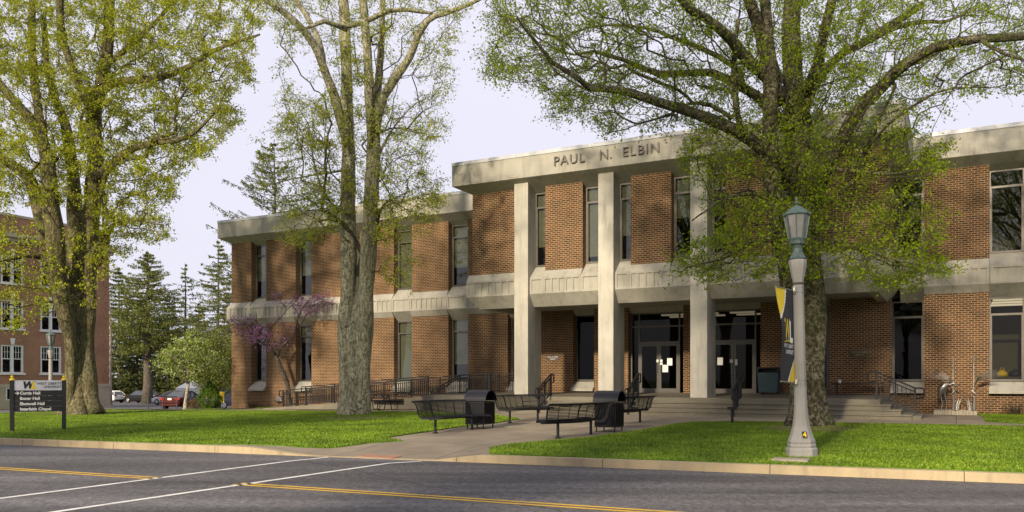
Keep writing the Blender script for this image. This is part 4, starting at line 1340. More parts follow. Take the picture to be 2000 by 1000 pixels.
grow_tree('oak_tree', 'broad oak with dark mossy trunk and fresh green leaves before the portico', 24.4, RB, [
    ([(930, -60), (1300, -60), (1300, 60), (1250, 180), (1200, 265), (1130, 230), (1060, 232), (1075, 185), (1000, 160), (935, 140), (960, 60)], 800, (-4, 4.5), 0),
    ([(1300, -60), (1700, -60), (1700, 120), (1640, 230), (1500, 260), (1400, 260), (1300, 250), (1210, 260), (1290, 120)], 900, (-3.5, 4.0), 0),
    ([(1640, -60), (2060, -60), (2060, 190), (1990, 185), (1925, 185), (1880, 205), (1860, 190), (1800, 240), (1700, 220), (1640, 200)], 620, (-4, 4), 0),
    ([(1330, 240), (1560, 240), (1760, 225), (1850, 320), (1800, 380), (1720, 400), (1560, 420), (1400, 400), (1330, 330)], 420, (-4, 2.2), 0),
    ([(1370, 380), (1560, 400), (1740, 380), (1850, 400), (1830, 480), (1720, 500), (1560, 490), (1400, 480)], 230, (-4, 1.4), 0),
    ([(1300, 490), (1420, 450), (1540, 470), (1530, 530), (1400, 560), (1320, 540)], 110, (-4, 0.5), 0),
    ([(1620, 470), (1800, 480), (1880, 520), (1780, 560), (1700, 560), (1620, 520)], 140, (-4, 0.5), 0),
    ([(1790, 290), (1860, 275), (1850, 300), (1800, 320)], 16, (-3, -1), 0),
    ([(1530, 300), (1610, 300), (1600, 560), (1530, 540)], 70, (-2, -.6), 0),
], 'bark_right', 37, ['leaf_right'], (0.06, 0.11), (0.030, 0.055), 6.0, 2, ground=0.24, base_px=(1580, 838), trunk_n=40, sag=0.06, lobes=0.06, slim=0.92)

# ---- conifers
def conifer(name, label, px, Y, py_top, half_px, seed, leaf, z0=None, bare=0.12, levels=30, per=8, tilt=-0.15, power=1.0, q=26, group=None, bark='bark_dark', nl=(0.16, 0.42), nw=(0.05, 0.10), trunk_r=None, lat=0.13):
    rng = np.random.default_rng(seed)
    x = (px - CX) / F * Y
    zb = h(x, Y) if z0 is None else z0
    zt = EYE + (CY - py_top) / F * Y
    H_ = zt - zb
    Rm = half_px * Y / F
    t = thing(name, label, 'tree', (x, Y, zb - 0.1), group=group)
    tr = trunk_r or 0.016 * H_
    w = MB()
    w.tube([(0.02 * H_ * math.sin(k * 1.3) * 0.1, 0, H_ * k / 8) for k in range(9)], [tr * (1.25 if k == 0 else 1) * (1 - k / 8.3) + 0.012 for k in range(9)], 10)
    w.build('trunk', M[bark], t, smooth=True)
    tubes, C = [], []
    for i in range(levels):
        f = i / (levels - 1)
        z = H_ * (bare + (0.985 - bare) * f)
        rad = Rm * (1 - f) ** power * (0.82 + 0.3 * rng.random()) + 0.12
        if f < 0.12: rad *= 0.75
        for k in range(max(3, int(per * (1 - 0.45 * f)))):
            a = rng.uniform(0, 2 * np.pi)
            r = rad * rng.uniform(0.55, 1.12)
            s = np.linspace(0, 1, 6)[:, None]
            d = np.array([np.cos(a), np.sin(a), 0])
            zz = r * (tilt * s + 0.24 * s * s) + rng.normal(0, 0.03)
            pts = np.array([0, 0, z]) + d * r * s + np.array([0, 0, 1.0]) * zz
            tubes.append((pts, np.linspace(0.028, 0.006, 6) * (0.6 + r / 4)))
            kk = int(q * (0.35 + r / max(Rm, .1)))
            u = rng.uniform(0.12, 1.03, kk) ** 0.8
            side = np.array([-np.sin(a), np.cos(a), 0])
            sp = rng.normal(0, lat, kk) * r * (1.05 - u * 0.75)
            base = np.stack([np.interp(u, s[:, 0], pts[:, c]) for c in range(3)], 1)
            C.append(base + side * sp[:, None] + np.stack([rng.normal(0, .04, kk), rng.normal(0, .04, kk), -np.abs(rng.normal(0, .10, kk)) * (0.4 + r * 0.25)], 1))
    V1, Q1 = fast_tubes(tubes, 3)
    C = np.concatenate(C)
    sc_ = max(1.0, Y / 75)
    V2, Q2 = leaf_quads(rng, C, (nl[0] * sc_, nl[1] * sc_), (nw[0] * sc_, nw[1] * sc_), droop=0.7)
    mi = np.concatenate([np.zeros(len(Q1), int), np.ones(len(Q2), int)])
    link_mesh('crown', arrays_mesh('crown', np.concatenate([V1, V2]), np.concatenate([Q1, Q2 + len(V1)]), [M['bark_twig'], M[leaf]], mi), t)
    return t
GC = 'evergreen trees beyond the car park'
conifer('spruce_tree', 'pale green spruce rising above the roof of the left wing', 536, 72, 272, 205, 5, 'needle_light', z0=-0.8, levels=42, per=7, tilt=0.05, q=170, power=0.55, lat=0.07, nl=(0.12, 0.3))
conifer('conifer_tree', 'tall hemlock with a pale bare lower trunk beside the dark grey SUV', 288, 106, 488, 112, 6, 'needle', levels=40, per=11, bare=0.34, q=60, power=0.62, group=GC, trunk_r=0.62)
conifer('conifer_tree', 'spruce close to the left corner of the library', 426, 86, 466, 118, 8, 'needle', levels=36, per=8, q=60, power=0.75, group=GC, bare=0.15)
conifer('pine_tree', 'slender sparse pine between the hemlock and the spruce', 362, 112, 512, 52, 9, 'needle', levels=24, per=5, q=30, power=0.55, group=GC, bare=0.3)
conifer('conifer_tree', 'dense dark hemlock behind the white car by the brick hall', 232, 128, 520, 75, 10, 'needle_dark', levels=34, per=13, q=52, group=GC, bare=0.03, power=0.6)
conifer('conifer_tree', 'dense dark hemlock standing behind the dark grey SUV', 328, 130, 575, 66, 12, 'needle_dark', levels=30, per=12, q=50, group=GC, bare=0.03, power=0.6)
conifer('conifer_tree', 'low dark hemlock between the other two dark hemlocks', 268, 134, 560, 66, 13, 'needle_dark', levels=30, per=12, q=50, group=GC, bare=0.02, power=0.6)
conifer('conifer_tree', 'low broad spruce closing the gap behind the slender pine', 388, 128, 590, 62, 14, 'needle', levels=28, per=11, q=46, group=GC, bare=0.03, power=0.6)
conifer('conifer_tree', 'bushy spruce behind the spruce at the corner of the library', 448, 112, 560, 70, 15, 'needle', levels=28, per=10, q=46, group=GC, bare=0.05, power=0.6)
# pale slim trunks beside the hall
bt = thing('birch_tree', 'slim pale trunk rising beside the right corner of the brick hall', 'tree', ((214 - CX) / F * 96, 96, -1.2))
m = MB(); m.tube([(0, 0, 0), (-.1, 0, 4), (.05, 0, 8), (-.1, 0, 13)], [0.34, 0.28, 0.2, 0.08], 10); m.build('trunk', M['bark_birch'], bt, smooth=True)
rng = np.random.default_rng(4)
C = np.stack([rng.normal(0, 1.3, 500), rng.normal(0, 1.3, 500), rng.uniform(8, 14, 500)], 1)
V, Q = leaf_quads(rng, C, (0.2, 0.4), (0.1, 0.2)); link_mesh('crown', arrays_mesh('crown', V, Q, [M['needle']]), bt)

# ---- small trees and shrubs
def bushy(name, label, cat, p, rx, rz_, n, seed, leaf, ln, wd, shape='ball', stems=6, zc=None, twig='bark_twig', group=None, shell=0.55):
    rng = np.random.default_rng(seed)
    t = thing(name, label, cat, p, group=group)
    zc = rz_ if zc is None else zc
    d = rng.normal(0, 1, (n, 3)); d /= np.linalg.norm(d, axis=1, keepdims=True)
    r = rng.uniform(shell, 1.0, n) ** 0.7
    az = np.arctan2(d[:, 1], d[:, 0])
    lump = 1 + 0.10 * np.sin(3 * az + 5 * d[:, 2] + seed) + 0.07 * np.sin(7 * az - 4 * d[:, 2]) + rng.normal(0, 0.04, n)
    C = d * (r * lump)[:, None] * np.array([rx, rx, rz_])
    if shape == 'cone':
        zz = np.clip(C[:, 2] / rz_, -1, 1)
        k = np.where(zz > -0.3, np.clip(1.18 - 0.62 * (zz + 0.3), 0.2, 1.2), 1.05)
        C[:, :2] *= k[:, None]
    C[:, 2] += zc
    C = C[C[:, 2] > 0.02]
    tubes = []
    for k in range(stems):
        a = rng.uniform(0, 6.28); q = rng.uniform(0.3, 0.85)
        e = np.array([np.cos(a) * rx * q, np.sin(a) * rx * q, zc + rz_ * rng.uniform(-.1, .7)])
        mid = e * np.array([0.35, 0.35, 0.55])
        s = np.linspace(0, 1, 6)[:, None]
        tubes.append((2 * s * (1 - s) * mid + s * s * e, np.linspace(0.03 + 0.012 * rx, 0.006, 6)))
    V1, Q1 = fast_tubes(tubes, 5)
    link_mesh('stem', arrays_mesh('stem', V1, Q1, [M[twig]]), t)
    V2, Q2 = leaf_quads(rng, C, ln, wd)
    link_mesh('foliage', arrays_mesh('foliage', V2, Q2, [M[leaf]]), t)
    return t
def gpos(px, Y): 
    x = (px - CX) / F * Y
    return (x, Y, h(x, Y))
bushy('clipped_shrub', 'bright green clipped cone shrub beside the corner of the library', 'shrub', gpos(410, 51.0), 0.66, 0.9, 9000, 3, 'boxleaf', (0.05, 0.09), (0.03, 0.05), 'cone', zc=0.78, shell=0.75)
bushy('shrub', 'low reddish brown shrub between the dogwood and the cone shrub', 'shrub', gpos(381, 52.5), 0.55, 0.35, 1500, 4, 'shrub', (0.05, 0.09), (0.02, 0.04), zc=0.33)
bushy('holly_tree', 'rounded dark green evergreen tree against the corner of the library', 'tree', gpos(413, 66), 1.9, 2.7, 12000, 5, 'needle', (0.09, 0.17), (0.06, 0.10), zc=3.6, stems=10, shell=0.35)
bushy('holly_tree', 'broad dark evergreen filling the gap behind the rounded evergreen', 'tree', gpos(440, 78), 2.6, 3.4, 9000, 6, 'needle_dark', (0.10, 0.2), (0.06, 0.12), zc=3.2, stems=8, shell=0.3)
bushy('shrub', 'small bare brown shrub against the left end of the library wall', 'shrub', (*wl(2.2, 0.45), h(*wl(2.2, .45))), 0.42, 0.26, 420, 8, 'shrub', (0.04, 0.07), (0.015, 0.03), zc=0.26, stems=16, group=None)
bushy('shrub', 'twiggy brown shrub under the right wing window at the picture edge', 'shrub', (*wl(40.1, 0.5), h(*wl(40.1, .5))), 0.48, 0.26, 360, 9, 'shrub', (0.04, 0.07), (0.015, 0.03), zc=0.27, stems=22)

def small_tree(name, label, Y0, limbs, clouds, bark, seed, leaf, ln, wd, lp, base_px, **kw):
    return grow_tree(name, label, Y0, limbs, clouds, bark, seed, [leaf], ln, wd, lp, 1, base_px=base_px, trunk_n=9, lobes=0.04, bf=0.3, **kw)
yd = 50.5
small_tree('dogwood_tree', 'small dogwood with creamy white blossom left of the cone shrub', yd,
    [([(361, 806, 4.5), (361, 797, 4), (363, 780, 3), (367, 755, 3), (370, 735, 2.6)], 0, 0),
     ([(368, 750, 2.4), (360, 730, 2), (345, 705, 1.6), (325, 690, 1)], 0, -1.5), ([(370, 740, 2.2), (380, 715, 1.8), (385, 690, 1.4), (390, 665, 1)], 0, .5),
     ([(371, 745, 2), (392, 725, 1.6), (412, 708, 1.2), (430, 700, .8)], 0, -1), ([(368, 735, 2), (362, 700, 1.6), (360, 670, 1)], 0, 1)],
    [([(300, 712), (315, 690), (345, 665), (368, 645), (392, 655), (415, 685), (440, 705), (430, 722), (400, 730), (385, 742), (350, 738), (330, 730)], 330, (-2.2, 2), 0)],
    'bark_birch', 41, 'dogwood', (0.08, 0.15), (0.06, 0.11), 4.5, (361, 797), ground=0.0)
small_tree('redbud_tree', 'leaning redbud with purple blossom in front of the left wing', 47.1,
    [([(566, 806, 5.5), (566, 796, 5), (564, 770, 4.5), (560, 745, 4.2), (552, 725, 4), (543, 705, 3.8), (538, 692, 3.4)], 0, 0),
     ([(540, 696, 2.8), (530, 682, 2.6), (515, 672, 2.3), (500, 667, 2), (490, 650, 1.5), (478, 630, 1), (460, 622, .7)], 0, -1.2),
     ([(541, 698, 2.8), (548, 680, 2.6), (560, 668, 2.4), (574, 657, 2.2), (578, 640, 1.8), (582, 620, 1.5), (592, 600, 1.2), (604, 585, .8)], 0, -1),
     ([(577, 642, 1.6), (590, 632, 1.4), (598, 615, 1.2), (612, 596, 1), (630, 588, .7), (655, 592, .5)], -.5, -1),
     ([(500, 667, 1.3), (510, 645, 1), (500, 625, .8), (500, 610, .5)], -.8, -1.5),
     ([(515, 672, 1.2), (530, 640, 1), (548, 620, .8), (560, 605, .5)], -.4, -1)],
    [([(445, 620), (480, 612), (500, 632), (540, 640), (520, 665), (490, 668), (450, 650)], 55, (-2, .0), 0),
     ([(530, 570), (560, 575), (590, 580), (640, 570), (650, 588), (665, 598), (610, 612), (590, 615), (560, 600), (535, 585)], 75, (-2, -.3), 0),
     ([(480, 640), (560, 610), (580, 650), (540, 680), (490, 680)], 35, (-1.5, 0), 0)],
    'bark_dark', 43, 'redbud', (0.05, 0.085), (0.038, 0.065), 6.5, (566, 796), ground=0.12)

# far woods closing the view past the car park
rng = np.random.default_rng(77)
n = 16000
yy = rng.uniform(170, 230, n); xx = yy * rng.uniform(-0.66, -0.22, n)
zz = -2.6 + np.abs(rng.normal(0, 1, n)) * 4.2 * (0.8 + 0.35 * np.sin(xx * 0.21) + 0.2 * np.sin(xx * 0.057))
V, Q = leaf_quads(rng, np.stack([xx, yy, zz], 1), (0.5, 1.2), (0.35, 0.8))
tag(link_mesh('far_woods', arrays_mesh('far_woods', V, Q, [M['far_leaf']])), 'low mixed woodland seen far beyond the car park', 'woods', kind='stuff')

# ---- trees on the photographer's side of the road: they shade the road and show in the windows
def road_tree(label, p, seed, H_=33.0, Rr=9.0, n=18000):
    rng = np.random.default_rng(seed)
    t = thing('oak_tree', label, 'tree', p, group='oaks across the road from the library')
    w = MB()
    w.tube([(0, 0, -0.1), (0.05, 0, 1.0), (0, .1, 5), (.2, 0, 10), (.1, .2, 17)], [0.75, 0.55, 0.45, 0.38, 0.2], 14)
    tubes, C = [], []
    for k in range(60):
        a = rng.uniform(0, 6.28); z0 = rng.uniform(5, 15)
        e = np.array([np.cos(a) * Rr * rng.uniform(.35, 1), np.sin(a) * Rr * rng.uniform(.35, 1), rng.uniform(8.5, H_)])
        s = np.linspace(0, 1, 8)[:, None]
        mid = np.array([e[0] * .3, e[1] * .3, (z0 + e[2]) / 2 + 1.5])
        b = np.array([0.1, 0, z0])
        pts = (1 - s) ** 2 * b + 2 * s * (1 - s) * mid + s * s * e
        pts += rng.normal(0, .08, pts.shape)
        tubes.append((pts, np.linspace(0.16, 0.02, 8)))
        kk = n // 60
        u = rng.uniform(0.3, 1.05, kk)
        base = np.stack([np.interp(u, s[:, 0], pts[:, c]) for c in range(3)], 1)
        C.append(base + rng.normal(0, 0.85, (kk, 3)) * np.array([1, 1, .7]))
    w.build('trunk', M['bark_left'], t, smooth=True)
    V1, Q1 = fast_tubes(tubes, 5)
    V2, Q2 = leaf_quads(rng, np.concatenate(C), (0.14, 0.26), (0.08, 0.14))
    mi = np.concatenate([np.zeros(len(Q1), int), np.ones(len(Q2), int)])
    link_mesh('crown', arrays_mesh('crown', np.concatenate([V1, V2]), np.concatenate([Q1, Q2 + len(V1)]), [M['bark_twig'], M['leaf_left']], mi), t)
    return t
rt = road_tree('broad oak across the road, directly behind the photographer', (3, -9, 0.05), 91)
rt2 = dup(rt, 'broad oak across the road, left behind the photographer', (-11, -7, 0.05), 2.1)
rt3 = dup(rt, 'broad oak across the road, right behind the photographer', (15, -12, 0.05), 4.0)
rt4 = dup(rt, 'broad oak across the road, far left behind the photographer', (-25, -2, 0.05), 5.2)
# ------------------------------------------------------------------ street lamp with octagonal concrete post
def make_lamp(label, p):
    t = thing('street_lamp', label, 'street lamp', p, group='concrete street lamps with green lanterns')
    m = MB()
    m.lathe([(0.30, -0.15), (0.30, 0.17), (0.275, 0.20)], 8, ph=0.5)
    m.lathe([(0.27, 0.20), (0.275, 0.24), (0.262, 0.27), (0.255, 0.28)], 8, ph=0.5)
    m.lathe([(0.258, 0.28), (0.262, 0.32), (0.215, 0.44), (0.168, 0.60), (0.142, 0.78), (0.126, 1.0), (0.121, 1.2), (0.114, 1.6), (0.104, 3.2), (0.103, 3.45),
             (0.125, 3.55), (0.15, 3.68), (0.17, 3.80), (0.172, 3.86), (0.15, 3.88)], 8, ph=0.5)
    m.build('post', M['granite'], t, bevel=0.008)
    k = MB(); k.lathe([(0.112, 3.385), (0.115, 3.39), (0.115, 3.425), (0.112, 3.43)], 8, ph=0.5); k.build('band', M['rust'], t)
    n = MB()
    n.lathe([(0.155, 3.88), (0.165, 3.90), (0.13, 3.95), (0.095, 4.02), (0.085, 4.10), (0.10, 4.16), (0.145, 4.18), (0.15, 4.24), (0.155, 4.26), (0.165, 4.28)], 16)
    n.build('neck', M['verdigris'], t, smooth=False)
    q = MB()
    for j in range(8):
        a = math.pi * (j + 0.5) / 4
        q.bar((0.158 * math.cos(a), 0.158 * math.sin(a), 4.27), (0.242 * math.cos(a), 0.242 * math.sin(a), 4.76), 0.022)
        q.lathe([(0.02, -.02), (0.022, 0), (0.012, .03)], 6, (0.25 * math.cos(a), 0.25 * math.sin(a), 4.765))
    q.lathe([(0.15, 4.26), (0.17, 4.27), (0.168, 4.30), (0.15, 4.305)], 8, ph=0.5)
    q.lathe([(0.225, 4.735), (0.262, 4.75), (0.262, 4.775), (0.245, 4.785), (0.16, 4.86), (0.085, 4.915), (0.05, 4.925), (0.028, 4.94), (0.02, 4.955), (0.042, 4.975), (0.045, 4.995), (0.02, 5.02), (0.018, 5.035), (0.03, 5.05), (0.012, 5.09), (0.004, 5.11)], 8, ph=0.5)
    q.build('lantern', M['verdigris'], t)
    g = MB(); g.lathe([(0.148, 4.30), (0.228, 4.735)], 8, ph=0.5); g.build('glazing', M['frost'], t)
    return t
LX, LY = gp(1566, 893)
lamp = make_lamp('concrete lamp post with green lantern and black banner on the right lawn', (LX, LY, h(LX, LY)))
lamp.scale = (0.985,) * 3
l2 = dup(lamp, 'distant concrete lamp post between the black sign and the leaning oak trunk', (*gp(99, 806), 0))
l2x, l2y = (99 - CX) / F * 47.5, 47.5
l2.location = (l2x, l2y, -0.45)
lamp.rotation_euler = (0, -R(1.2), 0)
nb = MB(); nb.box(-0.045, 0.045, -0.004, 0.0, -0.06, 0.06)
pl = nb.build('number_plate', M['black_matt'], lamp); pl.location = (-0.02, -0.242, 0.46); pl.rotation_euler = (R(-20), 0, 0)
tx = text_part('lettering', '4', 0.13, M['yellow'], pl, frame_matrix((0, -0.006, -0.045), (1, 0, 0), (0, 0, 1), (0, -1, 0)), depth=0.003, align='CENTER', bold=0.004)

# ------------------------------------------------------------------ banner on the lamp post
M['banner'] = mat_plain('banner_cloth', (0.022, 0.021, 0.026), 0.75, 0, 0.2, 5)
M['banner_y'] = mat_plain('banner_yellow', (0.66, 0.48, 0.02), 0.75, 0, 0.08, 5)
M['banner_w'] = mat_plain('banner_white', (0.7, 0.7, 0.72), 0.75, 0, 0.05, 5)
lz = h(LX, LY)
BN = thing('lamp_banner', 'narrow black and yellow cloth banner hung from the lamp post', 'banner', (LX, LY, lz))
bz0, bz1, BWD = 1.44, 3.22, 0.70
bd = Vector((-0.70, -0.714, 0)); bnrm = Vector((0.714, -0.70, 0))
def bpt(u, v, o=0.0):                              # u 0..1 from the post outwards, v 0..1 upwards
    lean = -R(1.2) * 0
    zc = bz0 + (bz1 - bz0) * v
    tw = 0.20 * math.sin(math.pi * v) + 0.10 * math.sin(6.0 * v + 1.0) * u
    root = Vector((-0.02 * zc - 0.115, -0.03, 0))
    w = BWD * (1 - 0.18 * (1 - v) ** 3)
    p = root + bd * (u * w) + bnrm * (0.12 * math.sin(math.pi * v) * u * (1 - .3 * u) + 0.02 * math.sin(9 * v + 3 * u) * u)
    return Vector((p.x, p.y, zc + 0.03 * u)) + bnrm * o
nu, nv = 24, 90
m = MB()
vs = [bpt(i / nu, j / nv) for j in range(nv + 1) for i in range(nu + 1)]
fs, ms = [], []
for j in range(nv):
    for i in range(nu):
        u, v = 1 - (i + .5) / nu, 1 - (j + .5) / nv    # u from outer edge, v from the top
        yl = v < 0.32 and u < 0.52 * (1 - (v / 0.32) ** 1.7) + 0.02
        yr = v > 0.76 and (1 - u) < 0.50 * ((v - 0.76) / 0.24) ** 0.8
        wl_ = v < 0.345 and not yl and u < 0.55 * (1 - (v / 0.345) ** 1.7) + 0.03
        wr_ = v > 0.745 and not yr and (1 - u) < 0.53 * ((v - 0.745) / 0.24) ** 0.8
        a = j * (nu + 1) + i
        fs.append((a, a + 1, a + nu + 2, a + nu + 1)); ms.append(1 if (yl or yr) else 2 if (wl_ or wr_) else 0)
b0 = len(m.v); m.v += [tuple(p) for p in vs]; m.f += fs; m.m += ms
cloth = m.build('cloth', [M['banner'], M['banner_y'], M['banner_w']], BN, smooth=True)
def banner_text(s, u0, v0, width, hgt, mat, **kw):   # u measured from the outer edge
    me = text_mesh(s, 1.0, 0.0, **kw)
    co = np.empty(len(me.vertices) * 3, np.float32); me.vertices.foreach_get('co', co); co = co.reshape(-1, 3)
    lo, hi = co.min(0), co.max(0)
    for v in me.vertices:
        x = (v.co.x - lo[0]) / (hi[0] - lo[0]); y = (v.co.y - lo[1]) / (hi[1] - lo[1])
        v.co = bpt(1 - (u0 + width * x), v0 + hgt * y, 0.006)
    me.materials.append(M[mat])
    link_mesh('lettering', me, cloth)
banner_text('W', 0.22, 0.445, 0.42, 0.225, 'banner_y', bold=0.03)
banner_text('L', 0.62, 0.43, 0.26, 0.225, 'banner_w', bold=0.04)
banner_text('WEST LIBERTY', 0.16, 0.365, 0.78, 0.04, 'banner_w', bold=0.01)
banner_text('UNIVERSITY', 0.34, 0.30, 0.58, 0.045, 'banner_w', bold=0.01)
a = MB()
a.add([bpt(1 - u, v + w, 0.005) for u, v, w in ((.2, .415, 0), (.5, .437, 0), (.85, .41, 0), (.2, .415, .012), (.5, .437, .012), (.85, .41, .012))], [(0, 1, 4, 3), (1, 2, 5, 4)])
a.build('emblem_roof', M['banner_y'], cloth)
for v in (0.0, 1.0):
    br_ = MB()
    br_.tube([bpt(-0.1, v), bpt(1.0, v)], 0.014, 6)
    for dz in (-0.03, 0.06):
        zz = bz0 + (bz1 - bz0) * v + dz
        br_.lathe([(0.128 - 0.006 * zz, -0.012), (0.128 - 0.006 * zz, 0.012)], 8, (-0.021 * zz, 0, zz), ph=0.5)
    br_.lathe([(0.03, -.07), (0.045, -.02), (0.045, .05), (0.03, .08)], 8, (bpt(0, v).x + .02, bpt(0, v).y - .02, bpt(0, v).z))
    br_.build('bracket', M['inox'], BN)

# ------------------------------------------------------------------ campus sign
sl, sr = Vector(gp(23.5, 844)), Vector(gp(124.5, 841))
sr = sl + Vector((1.36, 0.62)).normalized() * 1.50
ex = Vector((sr.x - sl.x, sr.y - sl.y, 0)).normalized(); ey = Vector((ex.y, -ex.x, 0))
SGN = thing('campus_sign', 'black post sign with silver header and white hall names on the lawn', 'sign', (sl.x, sl.y, h(sl.x, sl.y)))
WS = 0.0
# the width that spans the two posts in the picture
for w in np.arange(1.2, 2.2, 0.01):
    q = sl + Vector((ex.x, ex.y)) * w
    if q.x / q.y * F + CX >= 124.5: WS = w; break
def sp(u, z, o=0.0): return ex * u + Vector((0, 0, z)) + ey * o
def sbox(mb, u0, u1, z0, z1, o0, o1, mat=0):
    mb.hexa([sp(u0, z0, o1), sp(u1, z0, o1), sp(u1, z0, o0), sp(u0, z0, o0), sp(u0, z1, o1), sp(u1, z1, o1), sp(u1, z1, o0), sp(u0, z1, o0)], mat)
for u in (0, WS):
    m = MB(); sbox(m, u - .055, u + .055, -.3, 1.50, -.055, .055); po = m.build('post', M['black_matt'], SGN, bevel=0.006)
    m = MB(); c = sp(u, 1.50)
    m.lathe([(0.075, 0), (0.07, 0.02), (0.06, 0.05), (0.025, 0.065), (0.025, 0.075), (0.04, 0.09), (0.045, 0.11), (0.03, 0.135), (0.006, 0.145)], 10, c)
    m.build('finial', M['yellow'], po, smooth=True)
m = MB(); sbox(m, .057, WS - .057, 1.21, 1.50, -.03, .03); hd = m.build('header_panel', M['silver'], SGN)
rows = ['Curtis Hall', 'Bonar Hall', 'Shotwell Hall', 'Interfaith Chapel']
for i, r in enumerate(rows):
    z1 = 1.205 - 0.155 * i
    m = MB(); sbox(m, .057, WS - .057, z1 - 0.15, z1, -.03, .03); p = m.build('name_panel', M['black_matt'], SGN)
    text_part('lettering', r, 0.118, M['paper'], p, frame_matrix(sp(0.20, z1 - 0.115, .0315), ex, (0, 0, 1), ey), depth=0.003, bold=0.004)
    if i == 0:
        m = MB()
        o = .0325
        m.prism([sp(.07, z1 - .088, o), sp(.14, z1 - .088, o), sp(.14, z1 - .068, o), sp(.07, z1 - .068, o)], ey * 0.002)
        m.prism([sp(.115, z1 - .123, o), sp(.145, z1 - .123, o), sp(.185, z1 - .078, o), sp(.145, z1 - .033, o), sp(.115, z1 - .033, o), sp(.15, z1 - .078, o)], ey * 0.0025)
        m.build('arrow', M['paper'], p)
text_part('lettering', 'W', 0.26, M['black_matt'], hd, frame_matrix(sp(0.26, 1.275, .0315), ex, (0, 0, 1), ey), depth=0.003, bold=0.018, shear=0.25)
text_part('lettering', 'L', 0.26, M['yellow'], hd, frame_matrix(sp(0.48, 1.265, .034), ex, (0, 0, 1), ey), depth=0.003, bold=0.018, shear=0.25)
text_part('lettering', 'WEST LIBERTY', 0.098, M['black_matt'], hd, frame_matrix(sp(0.63, 1.375, .0315), ex, (0, 0, 1), ey), depth=0.003, bold=0.002)
text_part('lettering', 'UNIVERSITY', 0.098, M['black_matt'], hd, frame_matrix(sp(0.80, 1.275, .0315), ex, (0, 0, 1), ey), depth=0.003, bold=0.002)

# ------------------------------------------------------------------ curved steel benches
def make_bench(label, p, rz, flip=1):
    """local x along the bench, seat opens to +y, curved about a centre in +y"""
    t = thing('curved_bench', label, 'bench', p, rz, 'curved black steel benches beside the entrance walk')
    RC, half = 2.45, 0.52                          # radius of the seat line and half angle
    prof_seat = [(0.30, 0.415), (0.24, 0.445), (0.12, 0.44), (0.0, 0.425), (-0.12, 0.415), (-0.20, 0.425)]
    prof_back = [(-0.20, 0.425), (-0.255, 0.47), (-0.285, 0.55), (-0.30, 0.64), (-0.325, 0.73), (-0.365, 0.80), (-0.42, 0.845), (-0.47, 0.85)]
    def w(a, y, z): return (math.sin(a) * (RC - y), RC - math.cos(a) * (RC - y), z)
    na = 14
    def arc(y, z): return [w(-half + 2 * half * i / na, y, z) for i in range(na + 1)]
    def along(pr, k):
        out = []
        L = [0]
        for a, b in zip(pr[:-1], pr[1:]): L.append(L[-1] + math.hypot(b[0] - a[0], b[1] - a[1]))
        for i in range(k):
            s = L[-1] * i / (k - 1)
            out.append((float(np.interp(s, L, [q[0] for q in pr])), float(np.interp(s, L, [q[1] for q in pr]))))
        return out
    s = MB()
    for y, z in along(prof_seat, 13): s.tube(arc(y, z), 0.011, 5)
    s.tube(arc(0.30, 0.41), 0.02, 6)
    for i in range(8):
        a = -half + 2 * half * i / 7
        s.tube([w(a, y, z - 0.014) for y, z in prof_seat], 0.010, 5)
    s.build('seat', M['black'], t)
    b = MB()
    for y, z in along(prof_back, 16)[1:]: b.tube(arc(y, z), 0.011, 5)
    b.tube(arc(-0.475, 0.85), 0.02, 6)
    for i in range(10):
        a = -half + 2 * half * i / 9
        b.tube([w(a, y - .012, z) for y, z in prof_back], 0.009 if i % 3 else 0.02, 5)
    b.build('backrest', M['black'], t)
    f = MB()
    f.tube(arc(0.02, 0.375), 0.028, 6)
    for a in (-half, -half * .62, half * .62, half):
        f.bar(w(a, 0.29, 0.39), w(a, -0.22, 0.39), 0.05, 0.03)
    f.build('under_frame', M['black'], t)
    for a in (-half * .62, half * .62):
        l = MB(); q = w(a, 0.02, 0)
        l.tube([(q[0], q[1], -0.02), (q[0], q[1], 0.38)], 0.036, 10)
        l.lathe([(0.075, -.02), (0.075, 0.012)], 10, q)
        l.build('leg', M['black'], t)
    return t
wdir = Vector((0.435, 0.90))                        # the line of the walk
def bench_at(c, side, label, proto=None, turn=0.0):
    c = Vector(c)
    out = Vector((-wdir.y, wdir.x)) * side          # away from the walk (side +1: left bank)
    y = -out
    x = Vector((y.y, -y.x))
    p = c
    a = math.atan2(x.y, x.x) + turn
    pos = (p.x, p.y, h(p.x, p.y) + 0.005)
    if proto is None: return make_bench(label, pos, a)
    return dup(proto, label, pos, a)
b1 = bench_at((-1.72, 23.4), 1, 'curved black bench on the left of the walk, nearest the kerb', None, -0.2)
bench_at((0.28, 27.6), 1, 'curved black bench on the left of the walk, behind the left bin', b1, -0.2)
bench_at((1.72, 21.35), -1, 'curved black bench on the right of the walk, nearest the kerb', b1, -0.2)
bench_at((3.72, 26.0), -1, 'curved black bench on the right of the walk, behind the right bin', b1, -0.2)

